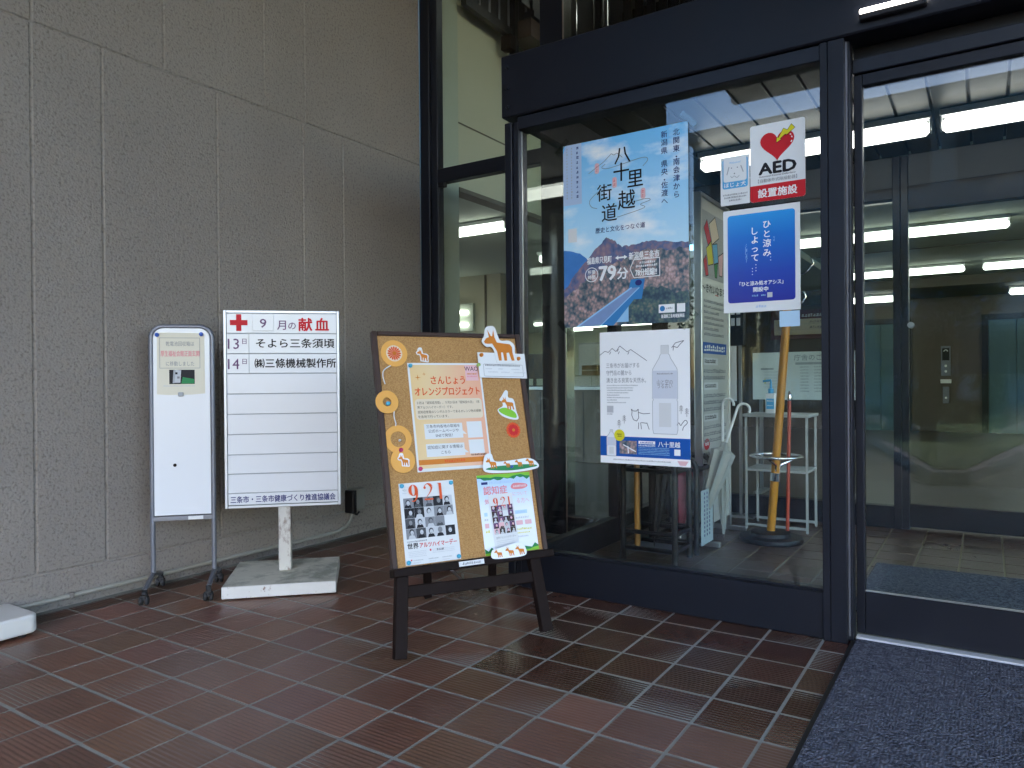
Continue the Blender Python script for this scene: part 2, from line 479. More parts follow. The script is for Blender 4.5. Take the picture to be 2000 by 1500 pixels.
def spline(pts, n=6, closed=True):
    P = [Vector((*p, 0)) for p in pts]; out = []; L = len(P)
    for i in range(L if closed else L - 1):
        if closed: a, b, c, d = P[(i - 1) % L], P[i], P[(i + 1) % L], P[(i + 2) % L]
        else: a, b, c, d = P[max(i - 1, 0)], P[i], P[i + 1], P[min(i + 2, L - 1)]
        for k in range(n):
            t = k / n
            q = 0.5 * ((2 * b) + (c - a) * t + (2 * a - 5 * b + 4 * c - d) * t * t + (3 * b - a - 3 * c + d) * t ** 3)
            out.append((q.x, q.y))
    if not closed: out.append(tuple(P[-1][:2]))
    return out

class Print:
    """flat print on a sheet: shapes and lettering in the sheet's own x/y, stacked by thin layers"""
    def __init__(s, z=0.0008, step=0.00035):
        s.bm = bmesh.new(); s.mats = []; s.z = z; s.step = step
    def mi(s, m):
        if m not in s.mats: s.mats.append(m)
        return s.mats.index(m)
    def poly(s, pts, m, l=1):
        i = s.mi(M[m] if isinstance(m, str) else m)
        vs = [s.bm.verts.new((x, y, s.z + l * s.step)) for x, y in pts]
        try: f = s.bm.faces.new(vs)
        except ValueError: return s
        f.normal_update()
        if f.normal.z < 0: f.normal_flip()
        f.material_index = i
        return s
    def rect(s, x0, y0, x1, y1, m, l=1): return s.poly([(x0, y0), (x1, y0), (x1, y1), (x0, y1)], m, l)
    def stroke(s, pts, w, m, l=1):
        for (ax, ay), (bx, by) in zip(pts, pts[1:]):
            d = math.hypot(bx - ax, by - ay)
            if d < 1e-6: continue
            nx, ny = -(by - ay) / d * w / 2, (bx - ax) / d * w / 2
            s.poly([(ax + nx, ay + ny), (ax - nx, ay - ny), (bx - nx, by - ny), (bx + nx, by + ny)], m, l)
        return s
    def text(s, body, x, y, size, m, l=2, align='L', bold=0.0, sx=1.0, spacing=1.0, width=None):
        c = bpy.data.curves.new('lettering', 'FONT')
        c.body = body; c.size = 1.0; c.resolution_u = 2; c.space_character = spacing
        o = bpy.data.objects.new('lettering', c)
        me = bpy.data.meshes.new_from_object(o)
        if not me.vertices:
            return s
        xs = [v.co.x for v in me.vertices]; x0, x1 = min(xs), max(xs)
        if width: sx = width / ((x1 - x0) * size)
        k = size * sx
        ox = x - x0 * k if align == 'L' else (x - (x0 + x1) / 2 * k if align == 'C' else x - x1 * k)
        i = s.mi(M[m] if isinstance(m, str) else m)
        z = s.z + l * s.step
        d = bold * size
        for q, (dx, dy) in enumerate([(0, 0)] if not bold else [(-d, 0), (d, 0), (0, d * 0.8), (0, -d * 0.8)]):
            nv = [s.bm.verts.new((ox + v.co.x * k + dx, y + v.co.y * size + dy, z + q * 0.00006)) for v in me.vertices]
            for p in me.polygons:
                try: f = s.bm.faces.new([nv[j] for j in p.vertices])
                except ValueError: continue
                f.normal_update()
                if f.normal.z < 0: f.normal_flip()
                f.material_index = i
        bpy.data.meshes.remove(me); bpy.data.objects.remove(o); bpy.data.curves.remove(c)
        return s
    def vtext(s, body, x, y, size, m, l=2, pitch=1.08, bold=0.0):
        for ch in body:
            if ch != ' ': s.text(ch, x, y - size * 0.86, size, m, l, 'C', bold)
            y -= size * pitch * (0.6 if ch in ' ・' else 1)
        return s
    def greek(s, x, y, w, h, m, l=2, seed=None):
        """a line of print too small to read: short uneven dashes"""
        rg = random.Random(seed if seed is not None else int((x * 7919 + y * 104729) * 1e4))
        cx = x
        while cx < x + w - h * 0.4:
            d = h * rg.uniform(0.55, 0.95)
            yy = y + h * rg.uniform(0.0, 0.12)
            s.rect(cx, yy, min(cx + d, x + w), yy + h * rg.uniform(0.25, 0.4), m, l)
            s.rect(cx + d * rg.uniform(0, .4), yy + h * 0.45, min(cx + d, x + w), yy + h * rg.uniform(0.7, 0.95), m, l)
            cx += d + h * rg.uniform(0.15, 0.3)
        return s
    def build(s, name, parent, loc=(0, 0, 0), rot=(0, 0, 0)):
        me = bpy.data.meshes.new(name)
        s.bm.to_mesh(me); s.bm.free()
        for m in s.mats: me.materials.append(m)
        o = bpy.data.objects.new(name, me)
        o.location = loc; o.rotation_euler = rot
        return link(o, parent)

def px(x, y, z):
    """where a point lies in the frame, used only to decide how much floor to tile piece by piece"""
    d = Vector((x, y, z - 1.0)); f = d.dot(fwd)
    if f < 0.2: return (-9999, -9999)
    return (1000 + 1433 * d.dot(r2) / f, 750 - 1433 * d.dot(u2) / f)

# ================================================================== THE SETTING
# ---- porch floor: grout bed with every tile in view laid as its own piece
TX0, TPX, TY0, TPY = -0.5288, 0.1999, 3.0767, 0.2025
WALLX = -3.47
fl = MB()
fl.box((WALLX - 0.1, -1.2, -0.12), (5.0, 4.15, -0.0016))
floor = tag(fl.build('porch_floor', M['grout']), 'red-brown ribbed tile floor of the porch with grey joints', kind='structure')
def ribbed(x0, x1, h=0.0957, n=12, depth=0.0009):
    """tile whose top is a row of low ribs along x"""
    ys = [-h + 2 * h * k / (2 * n) for k in range(2 * n + 1)]
    zs = [-depth if k % 2 == 0 else 0.0 for k in range(2 * n + 1)]
    m = MB(); N = 2 * n + 1
    vs = [(x0, y, z) for y, z in zip(ys, zs)] + [(x1, y, z) for y, z in zip(ys, zs)] + [(x0, -h, -0.012), (x0, h, -0.012), (x1, -h, -0.012), (x1, h, -0.012)]
    fs = [(k, k + 1, N + k + 1, N + k) for k in range(N - 1)]
    fs += [tuple([2 * N] + list(range(N)) + [2 * N + 1]), tuple([2 * N + 2] + list(range(N, 2 * N)) + [2 * N + 3]), (2 * N, 0, N, 2 * N + 2), (2 * N + 1, N - 1, 2 * N - 1, 2 * N + 3)]
    m._add(vs, fs, 0)
    return m.mesh('tile', M['tile'])
tm = ribbed(-0.0946, 0.0946)
tmh = ribbed(-0.055, 0.0615)
spare = MB()
for j in range(-28, 15):
    for a in range(-5, 22):
        cx, cyy = TX0 - (j + 0.5) * TPX, TY0 - (a + 0.5) * TPY
        if j == 14: cx = TX0 - 14 * TPX - 0.067
        if cx < WALLX + 0.06 or cx > 4.9 or cyy < -1.1: continue
        if cyy > 3.0 and cx > -1.99: continue
        if cyy > 4.1: continue
        x, y = px(cx, cyy, 0)
        if -90 < x < 1760 and y < 1620 and not (cx > -0.34):
            t = link(bpy.data.objects.new('tile', tmh if j == 14 else tm), floor)
            t.location = (cx, cyy, random.uniform(-0.0008, 0.0006))
            t.rotation_euler = (random.uniform(-1, 1) * 0.0035, random.uniform(-1, 1) * 0.0025, 0)
            wet = 0.0
            if cyy > 2.06 and cx > -1.62: wet = 0.9
            elif cyy > 2.45 and cx > -2.1: wet = 0.55
            wet = max(0, min(1, wet + random.uniform(-0.12, 0.1))) if wet else random.uniform(0.05, 0.45)
            g = (1.6 - 1.02 * wet) * random.uniform(0.84, 1.16) * (0.45 if j == 14 else 1)  # row along the wall foot tinted darker for dirt and shadow
            t.color = (g * random.uniform(0.95, 1.05), g * random.uniform(0.92, 1.08), g * random.uniform(0.9, 1.12), wet)
        else:
            if j == 14: continue
            spare.box((cx - 0.095, cyy - 0.096, -0.012), (cx + 0.095, cyy + 0.096, 0))
so = spare.build('tile_field', M['tile'], floor)
so.color = (1, 1, 1, 0.3); so['kind'] = 'stuff'

# ---- left wall of sprayed concrete panels
wall = thing('concrete_wall', 'tall grey-brown sprayed concrete wall with panel grooves', 'wall', (WALLX, 0, 0))
wb = MB()
wb.box((-0.30, -3.0, 0.05), (-0.0052, 4.15, 4.5)); wb.box((-0.30, -3.0, 4.501), (-0.004, 4.09, 5.99))
wb.box((-0.28, -3.0, -0.02), (-0.03, 4.15, 0.052))
wb.build('backing', M['stucco'], wall)
def wpanel(y0, y1, z0, z1):
    B((-0.012, y0 + 0.0025, z0 + 0.0015), (0, y1 - 0.0025, z1 - 0.0015)).build('panel', M['stucco'], wall, 0.006)
lowY = [-3, -2.2, -1.6, -0.9, -0.3, 0.35, 0.95, 1.25, 1.546, 1.85, 2.46, 3.05, 3.38, 4.15]
uppY = [-3, -1.8, -0.6, 0.6, 0.95, 1.55, 2.16, 2.77, 3.07, 4.15]
for y0, y1 in zip(lowY, lowY[1:]):
    wpanel(y0, y1, 0.172, 2.575)
for y0, y1 in zip(uppY, uppY[1:]):
    wpanel(y0, y1, 2.575, 4.5)
wpanel(-3, 4.15, 0.05, 0.168)

cd = thing('conduit', 'pale conduit pipe running along the foot of the concrete wall', 'pipe', (WALLX, 0, 0))
MB().tube([(0.014, -2.9, 0.052), (0.014, 3.2, 0.052), (0.014, 3.30, 0.056), (0.016, 3.36, 0.075), (0.02, 3.395, 0.11), (0.025, 3.41, 0.165)],
          0.0105, 10).build('pipe', pm('conduit_paint', (0.30, 0.29, 0.25), 0.6, var=0.1, scale=10), cd, smooth=True)
for yy in (0.4, 1.67, 2.9):
    B((0.0, yy, 0.04), (0.027, yy + 0.02, 0.066)).build('clip', M['stucco'], cd, 0.002)
ob = thing('outlet_box', 'grey outlet box with black plug low on the concrete wall', 'outlet', (WALLX, 3.44, 0.17))
B((0, -0.035, 0.0), (0.055, 0.055, 0.14)).build('box', pm('box_grey', (0.22, 0.215, 0.19), 0.6), ob, 0.004)
B((0.0, -0.075, -0.012), (0.075, -0.037, 0.135)).build('plug', M['black'], ob, 0.005)
MB().tube([(0.05, -0.05, -0.01), (0.055, -0.02, -0.025), (0.05, 0.005, -0.012)], 0.007, 8).build('cable', M['black'], ob, smooth=True)

# ---- storefront between wall and vestibule
sf = thing('storefront', 'tall dark storefront of glass panes beside the concrete wall', 'storefront', (0, 4.15, 0))
def fb(a, b, parent, name='frame_bar', m='frame', bev=0.003):
    return B(a, b).build(name, M[m], parent, bev)
fb((-3.47, 0.0, 0), (-3.385, 0.11, 4.5), sf, 'post')
fb((-3.385, 0.02, 0), (-3.325, 0.09, 4.5), sf, 'post', 'frame2')
fb((-2.45, 0.0, 0), (-2.27, 0.10, 4.5), sf, 'mullion')
fb((-2.275, -0.012, 0), (-2.262, 0.09, 4.5), sf, 'mullion_edge', 'chrome', 0.001)
for x in (-0.9, 0.7, 2.3, 3.9):
    fb((x, 0.0, 2.6), (x + 0.1, 0.10, 4.5), sf, 'mullion')
fb((-3.325, 0.015, 2.43), (-2.45, 0.085, 2.53), sf, 'transom')
fb((-2.27, 0.015, 2.43), (-1.98, 0.085, 2.53), sf, 'transom')
fb((-3.325, 0.015, 0), (-2.45, 0.085, 0.12), sf, 'sill')
fb((-2.27, 0.015, 0), (-1.98, 0.085, 0.12), sf, 'sill')
fb((-3.325, 0.02, 2.40), (-3.27, 0.06, 2.432), sf, 'bracket', 'black')
def pane(x0, x1, z0, z1, parent, y=0.05, m='glass'):
    B((x0, y - 0.003, z0), (x1, y + 0.003, z1)).build('pane', M[m], parent)
pane(-3.325, -2.45, 0.12, 2.43, sf); pane(-3.325, -2.45, 2.53, 4.5, sf)
pane(-2.27, -1.98, 0.12, 2.43, sf)
xs = [-2.27, -0.9, 0.7, 2.3, 3.9, 5.0]
for x0, x1 in zip(xs, xs[1:]):
    pane(x0 + (0 if x0 == -2.27 else 0.1), x1, 2.62, 4.5, sf)

# ---- entrance vestibule: front frame, side frames
en = thing('entrance_vestibule', 'dark bronze glazed entrance vestibule with deep header beam', 'entrance', (-1.95, 3.0, 0))
X_ = lambda x: x + 1.95
def eb(a, b, name, m='frame', bev=0.003):
    return B((X_(a[0]), a[1], a[2]), (X_(b[0]), b[1], b[2])).build(name, M[m], en, bev)
eb((-1.98, -0.02, 2.275), (3.1, 0.16, 2.575), 'header_beam', 'frame', 0.006)
for z in (2.513, 2.412, 2.322):
    b = MB().cyl((X_(-1.94), -0.02, z), (X_(-1.94), -0.034, z), 0.0095, 0.008, 6).build('bolt', M['frame2'], en)
eb((-1.975, 0.0, 0), (-1.935, 0.10, 2.255), 'post'); eb((-1.934, 0.012, 0.0), (-1.90, 0.09, 2.255), 'post', 'frame2')
eb((-1.899, 0.03, 0.18), (-1.893, 0.036, 2.21), 'glazing_bead', 'alu', 0.0)
eb((-1.90, 0.0, 2.212), (-0.53, 0.09, 2.272), 'top_rail', 'frame2')
eb((-1.90, 0.0, 0.0), (-0.53, 0.09, 0.178), 'bottom_rail')
eb((-1.90, 0.024, 0.1785), (-0.53, 0.07, 0.186), 'rail_cap', 'frame2', 0.001)
eb((-0.53, -0.012, 0), (-0.503, 0.11, 2.272), 'post', 'frame', 0.0015); eb((-0.5015, -0.014, 0), (-0.445, 0.11, 2.272), 'post', 'frame', 0.002)
eb((-0.4448, 0.03, 0), (-0.431, 0.10, 2.272), 'post_edge', 'frame2', 0.002); eb((-0.4445, 0.022, 0.02), (-0.439, 0.0298, 2.27), 'post_bead', 'steel', 0.0)
B((X_(-1.90), 0.042, 0.186), (X_(-0.53), 0.050, 2.212)).build('pane', M['glassw'], en)
eb((-0.43, 0.12, 2.22), (1.72, 0.16, 2.275), 'door_track', 'black'); eb((-0.43, 0.085, 2.165), (1.72, 0.16, 2.22), 'door_header', 'frame2')
eb((1.72, -0.012, 0), (1.81, 0.11, 2.272), 'post')
eb((1.81, 0, 0), (3.02, 0.09, 0.178), 'bottom_rail'); eb((1.81, 0, 2.212), (3.02, 0.09, 2.272), 'top_rail', 'frame2')
B((X_(1.81), 0.042, 0.178), (X_(3.02), 0.050, 2.212)).build('pane', M['glassw'], en)
eb((3.02, 0, 0), (3.10, 0.1, 2.272), 'post')
# left and right sides of the vestibule, back to the inner doors
for x, s in ((-1.95, 1), (3.06, -1)):
    eb((x - 0.03, 0.10, 0), (x + 0.03, 2.40, 0.15), 'bottom_rail')
    eb((x - 0.03, 0.16, 2.272), (x + 0.03, 2.40, 2.45), 'top_rail')
    eb((x - 0.032, 1.15, 0.15), (x + 0.032, 1.23, 2.272), 'post'); eb((x - 0.032, 2.40, 0), (x + 0.032, 2.5, 2.45), 'post')
    B((X_(x) - 0.004, 0.10, 0.15), (X_(x) + 0.004, 1.15, 2.272)).build('pane', M['glass'], en)
    B((X_(x) - 0.004, 1.23, 0.15), (X_(x) + 0.004, 2.40, 2.272)).build('pane', M['glass'], en)
# the roof over the vestibule
eb((-1.98, 0.16, 2.53), (3.1, 2.52, 2.575), 'roof_slab', 'dceil', 0)

# ceiling of aluminium slats inside the vestibule
vc = tag(B((-1.95, 3.14, 2.475), (3.05, 5.44, 2.50)).build('vestibule_ceiling', M['dceil']), kind='structure')
slm = B((-0.078, -1.14, -0.010), (0.078, 1.14, 0.010)).mesh('slat', M['slat'], 0.003)
for i in range(29):
    o = link(bpy.data.objects.new('slat', slm), vc)
    o.location = (-1.86 + i * 0.17, 4.29, 2.46)

def lamp(name, label, loc, length, m, parent=None, group=None, w=0.13, r=0.040):
    t = thing(name, label, 'lamp', loc, group=group)
    B((-length / 2, -w / 2, -0.035), (length / 2, w / 2, 0)).build('housing', M['alu'], t, 0.004)
    MB().tube([(-length / 2 + 0.01, 0, -0.035 - r * 0.72), (-length / 2 + 0.03, 0, -0.035 - r), (length / 2 - 0.03, 0, -0.035 - r), (length / 2 - 0.01, 0, -0.035 - r * 0.72)],
              [r * 0.55, r, r, r * 0.55], 14).build('tube', M[m], t, smooth=True)
    for s in (-1, 1):
        B((s * (length / 2 - 0.012), -r * 0.8, -0.036 - r * 1.6), (s * (length / 2), r * 0.8, -0.035)).build('end_cap', M['alu'], t, 0.003)
    return t
for i, (x, lb) in enumerate(((-0.90, 'lit fluorescent ceiling lamp nearest the tall poster inside the vestibule'),
                             (0.44, 'lit fluorescent ceiling lamp over the sliding door inside the vestibule'),
                             (1.78, 'lit fluorescent ceiling lamp at the far right of the vestibule'))):
    lamp('fluorescent_lamp', lb, (x, 4.66, 2.447), 1.30, 'tube', group='lamps on the vestibule ceiling')

# sliding doors
def sliding(x0, x1, label):
    t = thing('sliding_door', label, 'door', (x0, 3.10, 0))
    w = x1 - x0
    fb((0, 0, 0.015), (0.03, 0.045, 2.163), t, 'stile', 'frame'); fb((w - 0.03, 0, 0.015), (w, 0.045, 2.163), t, 'stile', 'frame')
    fb((0.03, 0, 0.015), (w - 0.03, 0.045, 0.176), t, 'bottom_rail'); fb((0.03, 0, 2.118), (w - 0.03, 0.045, 2.163), t, 'top_rail')
    B((0.03, 0.006, 0.1765), (w - 0.03, 0.012, 0.182)).build('glazing_bead', M['alu'], t)
    B((0.03, 0.018, 0.176), (w - 0.03, 0.026, 2.118)).build('pane', M['glassd'], t)
sliding(-0.428, 0.645, 'glass sliding door with dark rails right of the entrance post')
sliding(0.65, 1.715, 'glass sliding door outside the right edge of the picture')
tag(B((-0.425, 3.055, -0.002), (1.715, 3.099, 0.012)).build('threshold_strip', pm('bright_strip', (0.75, 0.76, 0.76), 0.35, 0.2), None, 0.002), 'bright metal threshold strip under the sliding door', 'threshold')

# sensor on the header beam; its overexposed highlight is made as glowing strips
sn = thing('door_sensor', 'slim glowing door sensor on the header beam', 'sensor', (-0.28, 2.98, 2.325))
B((-0.108, -0.03, -0.020), (0.108, 0.0, 0.004)).build('body', M['black'], sn, 0.004)
B((-0.106, -0.034, 0.0042), (0.106, -0.004, 0.020)).build('light_strip', M['led'], sn, 0.005)
B((0.01, -0.033, 0.0205), (0.106, -0.004, 0.034)).build('light_strip', M['led'], sn, 0.006)

# ---- vestibule floor
vf = tag(B((-1.98, 3.0, -0.12), (3.1, 5.5, -0.0035)).build('vestibule_floor', M['grout_in']), 'tiled floor inside the vestibule', kind='structure')
tim = B((-0.0955, -0.0968, -0.012), (0.0955, 0.0968, 0)).mesh('tile', M['tile_in'], 0.002)
for j in range(-18, 8):
    for a in range(-12, 0):
        cx, cyy = TX0 - (j + 0.5) * TPX, TY0 - (a + 0.5) * TPY
        if cx < -1.90 or cx > 3.0 or cyy < 3.18 or cyy > 5.42: continue
        if cx > 0.6: continue
        o = link(bpy.data.objects.new('tile', tim), vf); o.location = (cx, cyy, 0)
        g = random.uniform(0.8, 1.15); o.color = (g, g * random.uniform(0.95, 1.05), g, random.uniform(0.2, 0.5))

# ---- inner doors
idr = thing('inner_doors', 'inner glazed door line with dark frame behind the vestibule', 'doors', (0, 5.44, 0))
fb((-1.92, 0, 0), (-0.52, 0.08, 0.146), idr, 'bottom_rail'); fb((-0.43, 0.02, 0.016), (0.75, 0.07, 0.165), idr, 'bottom_rail')
fb((-0.52, -0.01, 0), (-0.475, 0.09, 2.45), idr, 'mullion'); fb((-0.474, 0.0, 0), (-0.43, 0.08, 2.45), idr, 'mullion', 'frame2')
fb((-1.92, 0, 2.176), (-0.52, 0.08, 2.25), idr, 'top_rail'); fb((-0.43, 0.0, 2.09), (3.0, 0.08, 2.25), idr, 'top_rail')
fb((-1.92, 0.01, 2.25), (-0.52, 0.07, 2.46), idr, 'header_panel', 'dceil'); fb((-0.43, 0.01, 2.25), (3.0, 0.07, 2.46), idr, 'header_panel', 'dceil')
fb((0.75, 0, 0), (0.83, 0.08, 2.09), idr, 'mullion'); fb((0.83, 0, 0), (3.0, 0.08, 0.146), idr, 'bottom_rail')
pane(-1.92, -0.52, 0.146, 2.176, idr, 0.04); pane(-0.43, 0.75, 0.165, 2.09, idr, 0.045); pane(0.83, 3.0, 0.146, 2.09, idr, 0.04)
MB().cyl((-0.417, -0.012, 1.34), (-0.417, 0.04, 1.34), 0.02, 0.02, 20).build('round_knob', M['alu'], idr, smooth=True)

# ---- lobby shell
def struct(name, a, b, m):
    return tag(B(a, b).build(name, M[m]), kind='structure')
struct('lobby_floor', (-16, 5.5, -0.12), (9, 20.2, -0.004), 'linoleum')
struct('office_floor', (-16, 4.15, -0.12), (-1.98, 5.499, -0.004), 'linoleum')
lc = struct('lobby_ceiling', (-1.95, 5.55, 2.6), (9, 13.6, 2.72), 'ceil')
for yy in (7.4, 10.4):
    B((-1.9, yy, 2.594), (8.9, yy + 0.012, 2.5995)).build('joint_strip', M['soffit'], lc)
struct('lobby_soffit', (-6.3, 13.6, 2.45), (9, 15.6, 2.72), 'soffit')
struct('lobby_back_wall', (-6.3, 15.5, -0.01), (9, 15.75, 2.45), 'bwall')
struct('lobby_side_wall', (5.5, 5.6, -0.01), (5.7, 15.5, 2.6), 'cwall')
ub = struct('upper_back_wall', (-3.2, 9.0, 2.73), (9, 9.2, 5.3), 'soffit')
struct('upper_ceiling', (-4.0, 4.26, 5.3), (9, 9.2, 5.5), 'soffit')
struct('office_wall', (WALLX - 0.12, 4.6, 2.51), (WALLX, 9.0, 5.3), 'cwall')
pl = struct('pilaster', (WALLX - 0.12, 4.262, 0), (WALLX + 0.012, 4.598, 5.3), 'gwall')
B((WALLX + 0.0005, 4.6, 3.02), (WALLX + 0.003, 9.0, 3.032)).build('groove_strip', M['soffit'], bpy.data.objects['office_wall'])
B((WALLX - 0.10, 4.60, 2.48), (WALLX + 0.02, 9.0, 2.515)).build('bulkhead_trim', M['soffit'], bpy.data.objects['office_wall'])
struct('office_ceiling', (-16, 4.3, 2.515), (WALLX - 0.121, 20, 2.62), 'ceil')
struct('office_ceiling_far', (WALLX - 0.119, 9.01, 2.52), (-1.96, 13.59, 2.62), 'ceil')
struct('office_end_wall', (-9.5, 8.6, 0), (-5.75, 8.75, 2.515), 'cwall')
struct('office_back_wall', (-16, 20, 0), (-6.3, 20.2, 2.6), 'gwall')
B((-6.02, 8.588, 0.0), (-5.99, 8.599, 2.51)).build('panel_joint', M['soffit'], bpy.data.objects['office_end_wall'])
# lit interior window on the office end wall
iw = thing('interior_window', 'small interior window with two lamps on the office end wall', 'window', (-6.50, 8.56, 0))
B((-0.30, 0, 1.72), (0.30, 0.035, 2.12)).build('pane_back', M['gwall'], iw, 0.002)
for z in (1.82, 2.0):
    MB().cyl((-0.24, -0.03, z + 0.012), (0.22, -0.03, z - 0.012), 0.026, 0.026, 12).build('tube', M['tubein'], iw, smooth=True)

LT = [((-0.95, 8.8, 2.598), 2.3, 'first row, left half'), ((1.5, 8.8, 2.598), 2.3, 'first row, right half'),
      ((-1.1, 12.1, 2.598), 1.7, 'second row, left half'), ((0.9, 12.1, 2.598), 1.9, 'second row, right half')]
for p, ln, nm in LT:
    lamp('lobby_lamp', 'lit ceiling lamp of the lobby beyond the inner doors, ' + nm, p, ln, 'tubein', group='lamps on the lobby ceiling', w=0.16, r=0.045)
for x, nm in ((-1.75, 'left of the inner mullion'), (0.75, 'at the right edge')):
    lamp('soffit_lamp', 'short lit lamp under the brown soffit, ' + nm, (x, 14.3, 2.448), 0.9, 'tubein', group='lamps under the brown soffit', w=0.16, r=0.05)
lamp('office_lamp', 'lit lamp on the office ceiling left of the entrance post', (-4.35, 5.72, 2.512), 1.2, 'tubein', group='lamps in the office')
lamp('office_lamp', 'lit lamp seen through the vestibule side beside the tall poster', (-3.5, 6.95, 2.40), 1.25, 'tubein', group='lamps in the office')
for k, (x, y, ln, nm) in enumerate(((-9.2, 16.2, 1.2, 'nearest'), (-8.3, 17.6, 2.6, 'middle'), (-9.9, 18.6, 1.2, 'farthest'))):
    lamp('office_lamp', 'lit lamp deep in the office below the tall poster, ' + nm, (x, y, 2.512), ln, 'tubein', group='lamps in the office')
for k, (x, y) in enumerate(((-2.5, 6.6), (0.5, 6.9))):  # out-of-view lamps added to brighten the upper hall wall
    lamp('hall_lamp', 'lit lamp on the upper hall ceiling, ' + ('left' if k == 0 else 'right') + ' one', (x, y, 5.298), 2.4, 'tubein', group='lamps of the upper hall')

# mezzanine edge and black railing behind the upper storefront
mz = thing('mezzanine_railing', 'black mezzanine railing with flat bars above the header beam', 'railing', (-3.40, 4.7, 3.9))
MB().beam((0.04, -0.15, 0.02), (0.04, 4.2, 0.02), 0.05, 0.07, (1, 0, 0)).build('stringer', M['black'], mz)
B((0.036, -0.12, 0.056), (0.042, 4.2, 1.3)).build('infill_panel', M['black'], mz)
for i in range(30):
    B((0.043, -0.10 + i * 0.14, 0.056), (0.055, -0.085 + i * 0.14, 1.3)).build('upright', M['steel'], mz)
MB().beam((0.20, 0.55, 0.16), (0.20, 4.2, 0.16), 0.10, 0.05, (1, 0, 0)).build('stringer', M['frame'], mz)
B((0.02, 0.55, -0.02), (0.22, 4.2, 0.13)).build('slab_edge', M['walnut2'], mz)
B((0.226, 0.56, 0.19), (0.232, 4.2, 1.3)).build('infill_panel', M['black'], mz)
B((0.03, 0.5, -0.24), (0.09, 0.56, 0.6)).build('hanger_post', M['black'], mz, 0.003)
B((0.0, 0.42, -0.14), (0.10, 0.50, -0.02)).build('hanger_block', M['walnut'], mz, 0.003)
for i in range(26):
    y = -0.1 + i * 0.165
    B((0.21, y, 0.19), (0.225, y + 0.12, 1.2)).build('flat_bar', M['black'], mz)
for y in (0.95, 1.30, 1.65):
    MB().cyl((0.25, y, 0.1), (0.25, y, 1.25), 0.008, 0.008, 8).build('rod', M['chrome'], mz, smooth=True)
st = thing('stair_railing', 'dark stair railing with square gaps above the header beam', 'railing', (-2.95, 6.6, 3.9))
for i in range(12):
    B((i * 0.12, 0, -0.2 + (i % 2) * 0.02), (i * 0.12 + 0.085, 0.02, 1.2)).build('flat_bar', M['black'], st)
for z in (0.05, 0.30, 0.55, 0.80):
    B((-0.02, 0.022, z), (1.45, 0.035, z + 0.13)).build('cross_bar', M['walnut'], st)
MB().cyl((-0.15, -0.1, -0.3), (-0.15, -0.1, 1.3), 0.05, 0.05, 20).build('post', M['chrome'], st, smooth=True)

# ================================================================== THINGS ON THE PORCH
def mat_thing(name, label, x0, y0, x1, y1, m, rim):
    t = thing(name, label, 'mat', (x0, y0, 0))
    w, h = x1 - x0, y1 - y0
    B((0, 0, 0.0005), (w, h, 0.005)).build('rubber_edge', M['rubber'], t, 0.002)
    B((rim, rim * 0.4, 0.0045), (w - rim, h - rim * 0.4, 0.011)).build('carpet', M[m], t, 0.002)
mat_thing('door_mat', 'blue-grey woven door mat on the porch tiles', -0.437, 0.85, 1.75, 3.045, 'mat', 0.016)
mat_thing('door_mat', 'blue-grey carpet mat inside the vestibule behind the sliding door', -0.506, 3.42, 1.7, 4.35, 'mat_in', 0.006)

wbase = thing('stand_base', 'white plastic stand base on the floor at the left edge', 'stand base', (-3.325, 1.19, 0))
MB().prism(rrect(-0.135, -0.24, 0.135, 0.24, 0.035), 0.012, 0.086).build('body', M['plastic'], wbase, 0.012, 3, True)
MB().cyl((0, 0, 0.08), (0, 0, 0.10), 0.035, 0.03, 20).build('socket', M['plastic'], wbase, smooth=True)
for sx in (-1, 1):
    for sy in (-1, 1):
        MB().cyl((sx * 0.10, sy * 0.19, 0), (sx * 0.10, sy * 0.19, 0.02), 0.015, 0.018, 12).build('foot', M['rubber'], wbase)

# ---- narrow white board on a wheeled frame
aw = R(46.43)
nw = Vector((math.sin(aw), -math.cos(aw), 0))
wroot = Vector((-3.232, 1.849, 0)) - nw * 0.17
ws = thing('whiteboard_stand', 'narrow white board on a grey wheeled frame with rounded top', 'board stand', wroot, (0, 0, aw))
xl, xr, zt = 0.036, 0.308, 1.272
arc = []
for k in range(7):
    t = R(180 - 15 * k); arc.append((xl + 0.055 + 0.055 * math.cos(t), 0, zt - 0.055 + 0.055 * math.sin(t)))
for k in range(7):
    t = R(90 - 15 * k); arc.append((xr - 0.055 + 0.055 * math.cos(t), 0, zt - 0.055 + 0.055 * math.sin(t)))
MB().tube([(xl, 0, 0.09)] + arc + [(xr, 0, 0.09)], 0.0115, 12).build('frame', M['steel'], ws, smooth=True)
B((xl, -0.010, 0.345), (xr, 0.010, 0.368)).build('rail', M['steel'], ws, 0.002)
pts = rrect(xl + 0.010, 0.372, xr - 0.010, zt - 0.008, 0.048)
pts = [(x, max(z, 0.372)) if z > 0.45 else (xl + 0.010 if x < 0.17 else xr - 0.010, 0.372) for x, z in pts]
bo = MB().prism(pts, -0.006, 0.008).build('board', M['white'], ws, 0.002)
bo.rotation_euler = (R(90), 0, 0)
B((0.195, -0.0125, 0.348), (0.262, -0.0102, 0.364)).build('maker_label', M['paper'], ws)
